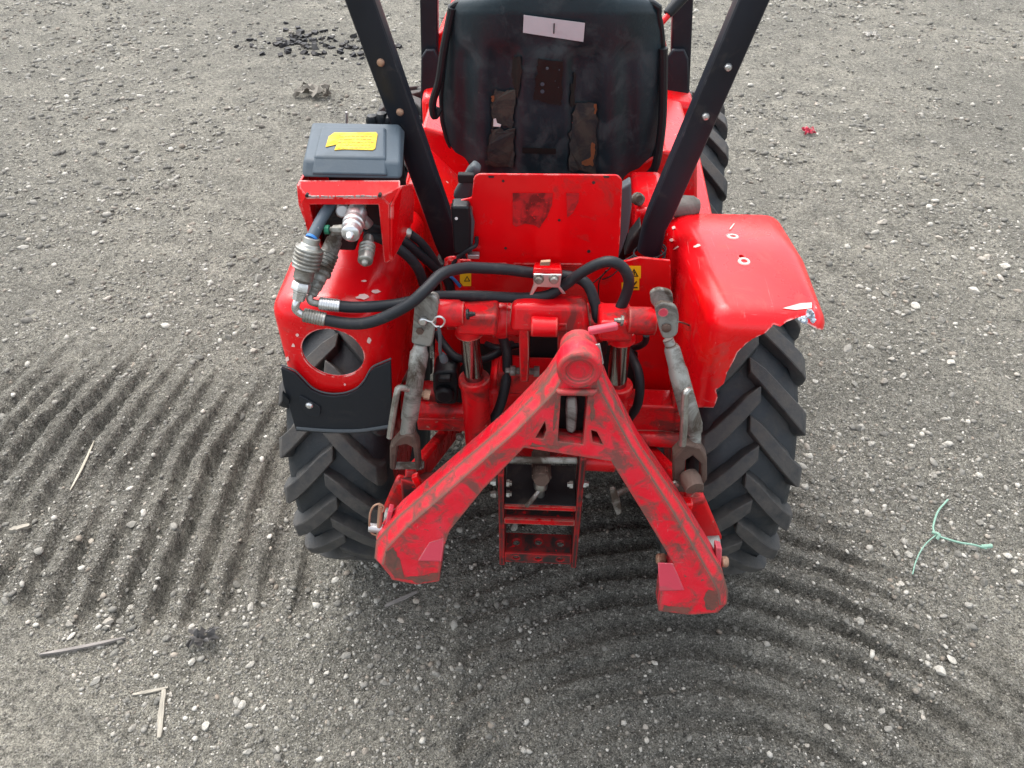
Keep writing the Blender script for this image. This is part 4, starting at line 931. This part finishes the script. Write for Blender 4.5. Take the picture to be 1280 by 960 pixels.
mb = MB(); mb.lathe(P(838,608,-.47), (1,0,0), [(0,.007),(.006,.009),(.055,.009),(.058,.0)], 12); mb.lathe(P(860,592,-.475), (.3,-1,-.2), [(0,.015),(.012,.018),(.03,.016),(.034,.0)], 16); part('ball_joint', mb, 'rusty', right)
mb = MB(); mb.lathe(P(844,604,-.478), (0,-1,0), [(0,.007),(.005,.007),(.006,0)], 8); part('bolt', mb, 'zinc', right)
# lower arms, balls and stabiliser bracket
AL, AR = P(492,652,-.475), P(888,686,-.475)
for s_, end, mid in ((-1, AL, P(512,602,-.46)), (1, AR, P(862,622,-.465))):
    piv = V3((s_*.17 + .0, -.06, .40)); mb = MB(); mb.beam(piv, mid, .022, .05); mb.beam(mid, end+V3((0,.02,0)), .022, .05); arm = part('lower_arm', mb, 'red_cast', bevel=.006)
    mb = MB(); mb.lathe(end+V3((-.014,0,0)), (1,0,0), [(0,.012),(.0,.030),(.028,.030),(.028,.012)], 24); part('ball_end', mb, 'galv', arm, bevel=.004)
mb = MB(); mb.box8([P(503,632,-.48), P(545,640,-.47), P(560,628,-.40), P(520,622,-.40), P(500,598,-.47), P(522,606,-.475), P(556,588,-.41), P(510,592,-.41)]); sb_ = part('stabiliser_bracket', mb, 'red_worn', bevel=.003)
mb = MB(); mb.prism([P(514,598,-.485), P(521,595,-.485), P(533,620,-.485), P(528,628,-.485)], (0,.01,0)); part('edge_strip', mb, 'red', sb_, bevel=.001)
mb = MB(); mb.box(P(852,632,-.485), (.035,.02,.03)); mb.box(P(846,640,-.49), (.02,.02,.05)); part('stabiliser_bracket', mb, 'red', bevel=.003)
# cross tubes and brackets under the lift
mb = MB(); mb.cyl(P(520,512,-.30), P(600,514,-.30), .016, seg=14); mb.box(P(560,525,-.27), (.12,.03,.035)); part('cross_bar', mb, 'red_cast', bevel=.003)
mb = MB(); mb.cyl(P(760,545,-.28), P(872,552,-.30), .016, seg=14); mb.box(P(812,520,-.255), (.10,.05,.10)); part('cross_bar', mb, 'red_cast', bevel=.003)
mb = MB(); mb.prism([P(545,560,-.25), P(563,470,-.25), P(572,470,-.25), P(560,560,-.25)], (0,.05,0)); part('side_plate', mb, 'red_cast', bevel=.003)
mb = MB(); mb.prism([P(838,590,-.28), P(842,470,-.28), P(852,470,-.28), P(858,590,-.28)], (0,.05,0)); part('side_plate', mb, 'red_cast', bevel=.003)
mb = MB(); mb.prism(rounded([P(541,465,-.31), P(570,463,-.31), P(573,480,-.31), P(571,506,-.31), P(545,506,-.31), P(541,486,-.31)], .01), (0,.05,0)); pl2 = part('trailer_socket', mb, 'black_plastic', bevel=.004, seg=3)
mb = MB(); mb.lathe(P(556,490,-.311), (0,-1,0), [(0,.018),(.010,.018),(.014,.014),(.014,0)], 18); mb.box(P(556,472,-.315), (.022,.014,.010)); part('socket_lid', mb, 'black_plastic', pl2, bevel=.002)
for a, b in ((575,545),(743,560),(757,578),(600,595)):
    mb = MB(); mb.lathe(P(a, b, -.33), (0,-1,0), [(0,.009),(.002,.009),(.002,.0065),(.008,.0065),(.009,.005)], 6); part('bolt', mb, 'galv')
mb = MB(); mb.lathe(P(632,463,-.33), (1,0,0), [(0,.005),(.008,.005),(.008,.009),(.018,.009),(.018,.006),(.05,.006),(.05,.010),(.06,.010)], 8); part('stud', mb, 'galv')
# --- drawbar ladder
yl = -.425
def V(px, py, dz=0, dy=0): p = P(px, py, yl); return p+V3((0,dy,dz))
ladder_top = V(627,586); lbot = V(627,702)
mb = MB()
lad = MB(); x0, x1 = V(627,650).x, V(722,650).x; zt, zb_ = V(627,592).z, V(627,704).z
for x, top in ((x0, zt), (x1, zt+.05)):
    r_ = MB(); r_.box((x, yl+.03, (top+zb_)/2), (.011, .07, top-zb_))
    if x == x0: drawbar = part('drawbar_frame', r_, 'red_worn', bevel=.002)
    else: part('rail', r_, 'red_worn', drawbar, bevel=.002)
xm, wd = (x0+x1)/2, (x1-x0)-.012
zA, zB, zC = V(675,630).z, V(675,647).z, V(675,690).z
def shelf(z, y0, y1, lip, mat='red_worn', name='shelf', holes=()):
    mb = MB(); poly = [V3((xm-wd/2, y0, z)), V3((xm+wd/2, y0, z)), V3((xm+wd/2, y1, z)), V3((xm-wd/2, y1, z))]
    hs_ = [[V3((hx+.008*math.cos(a*math.pi/5), hy+.008*math.sin(a*math.pi/5), z)) for a in range(10)] for hx, hy in holes]
    mb.prism(poly, (0,0,-.008), holes=hs_); o = part(name, mb, mat, drawbar, bevel=.001)
    mb = MB(); poly = [V3((xm-wd/2, y0-.002, z+.001)), V3((xm+wd/2, y0-.002, z+.001)), V3((xm+wd/2, y0-.002, z-lip)), V3((xm-wd/2, y0-.002, z-lip))]
    hs_ = [[V3((hx+.007*math.cos(a*math.pi/5), y0-.002, z-lip/2+.007*math.sin(a*math.pi/5))) for a in range(10)] for hx, hy in holes] if lip > .02 else []
    mb.prism(poly, (0,.006,0), holes=hs_); part('lip', mb, mat, o, bevel=.001); return o
shelf(zA, yl-.0, yl+.10, .010, 'dark'); sA = MB(); sA.box((xm, yl-.004, zA-.006), (wd, .004, .010)); part('red_edge', sA, 'red_cast', drawbar)
shelf(zB, yl-.0, yl+.04, .012, 'red_worn'); sA = MB(); sA.box((xm, yl-.005, zB-.006), (wd, .004, .014)); part('red_edge', sA, 'red_cast', drawbar)
yc = Pz(675,667,zC).y
shelf(zC, yl-.004, yc, .030, 'red_worn', holes=[(xm-.045, (yl+yc)/2), (xm, (yl+yc)/2+.002), (xm+.045, (yl+yc)/2)])
c = Pz(676,604,zA+.035); mb = MB(); mb.lathe(c-V3((0,0,.06)), (0,0,1), [(0,.008),(.045,.008),(.047,.0125),(.058,.0135),(.066,.010),(.068,0)], 18); pin = part('hitch_pin', mb, 'zinc', bevel=.001)
mb = MB(); mb.tube([c+V3((0,-.005,-.01)), c+V3((-.012,-.02,-.018)), c+V3((-.026,-.04,-.02))], .0045, 10); part('handle', mb, 'zinc', pin)
mb = MB(); mb.cyl(V(634,590,0,.03), V(722,591,0,.03), .0065, seg=14); part('threaded_bar', mb, 'galv', drawbar)
mb = MB(); mb.cyl(V(728,590,0,.03), V(770,592,0,.03), .020, seg=18); part('sleeve', mb, 'red_cast', drawbar, bevel=.002)
for a, b, d_ in ((633,604,1),(633,617,1),(620,603,-1),(620,618,-1),(716,606,-1),(729,605,1)):
    mb = MB(); mb.lathe(V(a, b), (d_,0,0), [(0,.0075),(.006,.0075),(.006,.005),(.010,.005)], 6); part('nut', mb, 'zinc', drawbar)
mb = MB(); mb.cyl(P(786,610,-.40), P(767,620,-.44), .006, seg=12); th_ = part('toggle', mb, 'galv'); 
mb = MB(); mb.prism(rounded([P(762,612,-.445), P(769,611,-.445), P(776,630,-.445), P(777,642,-.445), P(771,645,-.445), P(766,632,-.445)], .006), (0,.007,0)); part('toggle_handle', mb, 'galv', th_, bevel=.002)

# ------------------------------------------------------------------ triangular hitch frame carried by the lower arms
H = empty('hitch_frame', TLOC + AX*0.03 + AY*-.56 + V3((0,0,.45)), -YAW)
tag(H, 'red A-shaped hitch frame with scraped paint hanging behind the tractor', 'hitch frame')
HL = V3((.03,-.56,.45))                              # the frame's own origin in tractor axes
p_low, p_top = P(690,745,-.575), P(722,450,-.475)
n_h = (p_top-p_low).cross(V3((1,0,-.05))).normalized(); n_h = n_h if n_h.y < 0 else -n_h     # faces the viewer
def Q(px, py, out=0): return Pp(px, py, p_low + n_h*out, n_h) - HL
def hp(name, mb, mat, parent=None, bevel=0, **k): return mb.build(name, M[mat] if isinstance(mat, str) else mat, parent or H, bevel=bevel, **k)
outer = [(700,452),(750,456),(762,487),(800,556),(850,628),(903,714),(910,738),(909,755),(898,766),(862,769),(823,764),(826,738),(842,705),(806,645),(764,577),(655,560),(604,612),(562,664),(553,690),(549,727),(520,731),(490,725),(468,698),(470,676),(498,645),(560,592),(632,530),(683,478)]
slot = [(701,495),(735,495),(729,556),(697,552)]
h1 = [(681,528),(683,538),(679,549),(669,548)]; h2 = [(739,538),(746,540),(754,556),(741,553)]
mb = MB(); mb.prism([Q(a, b, 0) for a, b in outer], -n_h*.046, holes=[[Q(a, b, 0) for a, b in h] for h in (slot, h1, h2)])
fr_a = hp('frame', mb, 'red_old', bevel=.004, seg=2)
# raised face, with the legs' upper sides sloping back to the outline
edge_l = [(700,452),(683,478),(632,530),(560,592),(498,645),(470,676),(468,698)]; ridge_l = [(704,470),(694,490),(644,541),(572,604),(512,656),(484,686),(479,707)]
edge_r = [(750,456),(762,487),(800,556),(850,628),(903,714),(910,738),(909,755)]; ridge_r = [(744,470),(750,490),(787,558),(836,633),(888,722),(897,740),(899,757)]
RH = .022
inner = [(898,766),(862,769),(823,764),(826,738),(842,705),(806,645),(764,577),(655,560),(604,612),(562,664),(553,690),(549,727),(520,731),(490,725)]
face = ridge_r + inner + ridge_l[::-1]
mb = MB(); mb.prism([Q(a, b, RH) for a, b in face], -n_h*RH, holes=[[Q(a, b, RH) for a, b in h] for h in (slot, h1, h2)])
hp('face_plate', mb, 'red_old', bevel=.0012)
for E, D_ in ((edge_l, ridge_l), (edge_r, ridge_r)):
    mb = MB(); n_ = len(E); vs = [Q(a, b, 0) for a, b in E] + [Q(a, b, RH-.0003) for a, b in D_] + [Q(a, b, 0) for a, b in D_]
    fs = []
    for k in range(n_-1): fs += [(k, k+1, n_+k+1, n_+k), (n_+k, n_+k+1, 2*n_+k+1, 2*n_+k), (2*n_+k, 2*n_+k+1, k+1, k)]
    fs += [(0, n_, 2*n_), (n_-1, 2*n_-1, 3*n_-1)]; mb.add(vs, fs); hp('leg_side', mb, 'red_old')
mb = MB(); mb.prism([Q(a, b, .020) for a, b in ((694,484),(748,484),(742,492),(697,490))], n_h*.012); hp('head_plate', mb, 'red_old', bevel=.004)
# rust and grime where the frame is knocked and greased
for ol in ([(481,690),(492,684),(500,702),(506,724),(494,722),(483,708)], [(886,736),(897,742),(898,757),(894,763),(884,762),(879,748)], [(505,722),(548,716),(547,726),(520,729)], [(830,757),(862,760),(860,767),(828,763)], [(694,498),(699,498),(695,530),(691,540)], [(664,554),(700,558),(698,561),(662,558)], [(737,505),(742,502),(744,520),(739,528)]):
    pts = []
    for k in range(len(ol)):
        a, b = ol[k], ol[(k+1) % len(ol)]
        for q in range(5): pts.append(Q(a[0]+(b[0]-a[0])*q/5+random.uniform(-1.1,1.1), a[1]+(b[1]-a[1])*q/5+random.uniform(-1.1,1.1), RH+.0003))
    mb = MB(); mb.prism(pts, n_h*.0004); hp('rust_patch', mb, 'rust_red', fr_a, smooth=False)
# apex tube with locking lever
c = Q(724,452,.012); mb = MB(); ax_ = (V3((0,-1,0))+n_h*.4).normalized()
mb.lathe(c-ax_*.045, ax_, [(0,.018),(0,.028),(.030,.0295),(.033,.0335),(.066,.0335),(.070,.030),(.070,.021),(.064,.019),(.064,0)], 28); ap = hp('apex_tube', mb, 'red_old', bevel=.0015)
mb = MB(); mb.beam(c+V3((.012,.03,.034)), c+V3((.055,.035,.042)), .011, .011); hp('lever', mb, 'red_pale', ap, bevel=.003)
mb = MB(); mb.prism([Q(738,432), Q(750,430), Q(755,455), Q(746,458)], -n_h*.004); hp('zinc_tab', mb, 'tin', ap, bevel=.001)
# catch inside the slot
mb = MB(); mb.prism(rounded([Q(708,498,-.012), Q(721,497,-.012), Q(722,515,-.008), Q(720,538,-.004), Q(716,543,-.004), Q(708,540,-.004), Q(707,515,-.010)], .006), -n_h*.012); ca = hp('catch', mb, 'galv', bevel=.003)
mb = MB(); mb.cyl(Q(697,547,-.012), Q(730,549,-.012), .010, seg=14); hp('pivot', mb, 'red_old', ca)
mb = MB(); mb.prism([Q(695,490,-.040), Q(740,490,-.040), Q(735,560,-.040), Q(690,556,-.040)], -n_h*.004); hp('rear_plate', mb, 'dark', bevel=.001)
# hooks at the feet: pale tongue above the foot, cheek plate, pin with ring
mb = MB(); zt_ = n_h*.0
mb.box8([Q(522,701,.024), Q(552,702,.024), Q(553,703,-.045), Q(528,698,-.045), Q(536,677,.022), Q(556,671,.022), Q(557,671,-.045), Q(540,674,-.045)]); hp('tongue', mb, 'red_pale', bevel=.002)
mb = MB(); mb.box8([Q(824,739,.024), Q(856,738,.024), Q(850,730,-.045), Q(828,738,-.045), Q(822,703,.022), Q(842,704,.022), Q(845,705,-.045), Q(824,704,-.045)]); hp('tongue', mb, 'red_pale', bevel=.002)
mb = MB(); mb.prism([Q(478,672,-.02), Q(484,672,-.02), Q(491,640,-.02), Q(485,638,-.02)], -n_h*.02); hp('cheek', mb, 'red_pale', bevel=.002)
mb = MB(); mb.prism([Q(895,716,-.02), Q(901,716,-.02), Q(903,686,-.02), Q(895,684,-.02)], -n_h*.02); hp('cheek', mb, 'red_pale', bevel=.002)
mb = MB(); mb.cyl(Q(461,659,-.03), Q(486,662,-.03), .0085, seg=14); pin1 = hp('lock_pin', mb, 'tin', bevel=.001)
mb = MB(); mb.cyl(Q(473,672,-.028), Q(476,632,-.028), .0045, seg=10); hp('retaining_pin', mb, 'copper', pin1)
mb = MB(); ring = [Q(472,670,-.026), Q(463,664,-.026), Q(462,646,-.026), Q(466,634,-.026), Q(474,630,-.026), Q(480,634,-.026), Q(478,640,-.026)]; mb.tube(ring, .0018, 8); hp('split_ring', mb, 'copper', pin1)
mb = MB(); mb.lathe(Q(820,699,-.03), Q(832,699,-.03)-Q(820,699,-.03), [(0,.007),(.004,.0105),(.014,.0105),(.018,.008)], 12); hp('lock_pin', mb, 'copper', bevel=.001)
mb = MB(); mb.lathe(Q(901,702,-.03), Q(912,702,-.03)-Q(901,702,-.03), [(0,.007),(.002,.010),(.010,.010),(.013,.008)], 12); hp('lock_pin', mb, 'copper', bevel=.001)

# ------------------------------------------------------------------ litter on the ground
def gz(x, y): return float(ground_h(np.array([x]), np.array([y]))[0])
def wood(name):
    m, t, p = new_mat(name[0]); tc = nd(t, 'ShaderNodeTexCoord'); mp = nd(t, 'ShaderNodeMapping'); mp.inputs['Scale'].default_value = (60, 60, 6)
    t.links.new(tc.outputs['Object'], mp.inputs['Vector']); n_ = noise(t, mp.outputs[0], 3, 6, .65)
    t.links.new(mixc(t, ramp(t, n_, .3, .7), name[1], name[2]), p.inputs['Base Color']); p.inputs['Roughness'].default_value = .85
    t.links.new(bump(t, n_, .4, .002), p.inputs['Normal']); return m
W_pale = wood(('pale_wood', (.15,.14,.115), (.36,.33,.27))); W_grey = wood(('grey_wood', (.12,.11,.10), (.24,.22,.20))); W_straw = wood(('straw', (.24,.22,.17), (.38,.35,.28)))
def stick(a, b, wd, th, mat, name, label, cat, group=None, tip=None):
    A_, B_ = G(*a), G(*b); A_.z = gz(A_.x, A_.y)+th*.55; B_.z = gz(B_.x, B_.y)+th*.55
    A_.z += .001; B_.z += .002; wd *= .85
    d = (B_-A_); L_ = d.length; d.normalize(); x = d.cross(V3((0,0,1))).normalized(); z = x.cross(d); c = (A_+B_)/2
    mb = MB(); vs = []; n_ = 8
    for i in range(n_+1):
        t = i/n_; wv = wd/2*(1-(tip or 0)*abs(2*t-1)**3)*random.uniform(.9,1.1); off = math.sin(t*3.1)*L_*.012+random.uniform(-1,1)*wd*.06
        for (p_, q_) in ((-1,-1),(1,-1),(1,1),(-1,1)): vs.append((off+p_*wv, q_*th/2*random.uniform(.85,1.1), (t-.5)*L_))
    fs = [(0,1,2,3), tuple(n_*4+k for k in (3,2,1,0))]+[(i*4+k, (i+1)*4+k, (i+1)*4+(k+1) % 4, i*4+(k+1) % 4) for i in range(n_) for k in range(4)]
    mb.add(vs, fs); o = mb.build(name, mat, None, bevel=.0006, smooth=False)
    R = Matrix((x, z, d)).transposed(); o.matrix_world = Matrix.Translation(c) @ R.to_4x4()
    return tag(o, label, cat, group)
stick((206,863), (199,922), .014, .007, W_pale, 'wood_splinter', 'short pale wooden splinter pointing downward at bottom left', 'splinter', tip=.3)
stick((166,868), (211,860), .009, .005, W_pale, 'wood_splinter', 'small pale sliver of wood lying across the top of another splinter', 'splinter', tip=.5)
stick((50,819), (157,797), .009, .008, W_grey, 'stick', 'long grey wooden stick half buried in gravel at lower left', 'stick', tip=.6)
stick((88,614), (119,553), .008, .004, W_straw, 'straw_stalk', 'thin pale straw stalk lying across the left track marks', 'straw', tip=.7)
stick((481,757), (521,739), .012, .004, W_grey, 'wood_chip', 'grey wood chip beside the left foot of the hitch frame', 'wood chip', tip=.4)
stick((12,664), (36,655), .016, .012, W_pale, 'bark_piece', 'pale piece of bark among stones at the left edge', 'bark', tip=.5)
# green twine
tw, _, pp = new_mat('green_twine'); pp.inputs['Base Color'].default_value = (.10,.30,.20,1); pp.inputs['Roughness'].default_value = .7
ntw = noise(_, None, 300, 3); _.links.new(mixc(_, ramp(_, ntw, .3, .7), (.11,.24,.175), (.26,.40,.32)), pp.inputs['Base Color'])
def gp(px, py, up): g = G(px, py); g.z = gz(g.x, g.y)+up; return g
mb = MB()
mb.tube([gp(1184,626,.012), gp(1172,640,.014), gp(1166,655,.013), gp(1165,664,.014), gp(1168,672,.016)], .0026, 8)
mb.tube([gp(1168,672,.016), gp(1180,676,.016), gp(1198,681,.015), gp(1215,684,.014), gp(1232,687,.013)], .0028, 8)
mb.tube([gp(1168,672,.016), gp(1157,681,.014), gp(1149,692,.012), gp(1143,706,.011), gp(1140,719,.010)], .0017, 8)
mb.tube([gp(1225,685,.014), gp(1238,685,.016)], .0055, 8)
mb.tube([gp(1164,668,.014), gp(1171,673,.021), gp(1170,676,.013)], .0045, 8)
tag(mb.build('twine', tw, None), 'green plastic twine knotted into three loose ends on gravel', 'twine')
# crumpled scraps
def scrap(px, py, r, col, name, label, cat, seed, flat=.5):
    rnd = random.Random(seed); bm = bmesh.new(); bmesh.ops.create_grid(bm, x_segments=9, y_segments=9, size=1); mb = MB(); c = G(px, py); c.z = gz(c.x, c.y)
    vs = []
    for v in bm.verts:
        q = 1+rnd.uniform(-.35,.35); x, y = v.co.x*q*r, v.co.y*q*r*.8
        vs.append((x, y, .004+abs(math.sin(v.co.x*3.1+seed)*math.cos(v.co.y*2.7+seed*.7))*r*flat+rnd.uniform(0,r*.35)))
    keep = [f for f in bm.faces if rnd.random() > .22]
    mb.add(vs, [[v.index for v in f.verts] for f in keep]); bm.free()
    m, t, p = new_mat(name); n_ = noise(t, None, 60, 4); t.links.new(mixc(t, ramp(t, n_, .3, .7), tuple(k*.6 for k in col), col), p.inputs['Base Color']); p.inputs['Roughness'].default_value = .8
    o = mb.build(name, m, None, smooth=False, recalc=False); o.location = c; s_ = o.modifiers.new('t', 'SOLIDIFY'); s_.thickness = .0012
    return tag(o, label, cat)
scrap(393,118,.085,(.22,.20,.165),'dry_leaf','crumpled dry grey leaf on the ground above the grey valve cover','leaf',3)
scrap(1010,166,.028,(.55,.05,.09),'red_scrap','small crumpled red scrap on the gravel right of the tractor','scrap',5,.8)
scrap(1090,44,.040,(.42,.40,.36),'paper_scrap','small pale crumpled scrap near the top right','scrap',9,.4)
scrap(255,800,.030,(.10,.095,.09),'soil_clod','dark crumbly clod of soil beside gravel at lower left','clod',12,1.0)
# black cinders strewn far left of the seat
mb = MB(); rnd = random.Random(8)
for k in range(150):
    px = 400+rnd.gauss(0,42); py = 55+rnd.gauss(0,9)+(px-400)*.07; g = G(px, py); r = rnd.uniform(.008,.024); z = gz(g.x, g.y)
    R = Matrix.Rotation(rnd.uniform(0,6), 3, 'Z') @ Matrix.Rotation(rnd.uniform(-.6,.6), 3, 'X')
    pts = [R @ V3((x*rnd.uniform(.5,1)*r, y*rnd.uniform(.5,1)*r, q*rnd.uniform(.3,.6)*r)) + V3((g.x, g.y, z+r*.2)) for q in (-1,1) for x, y in ((-1,-1),(1,-1),(1,1),(-1,1))]
    mb.box8(pts)
tag(mb.build('cinders', M['dark'], None, smooth=False), 'patch of black cinders strewn on the ground left of the seat', 'cinders', kind='stuff')
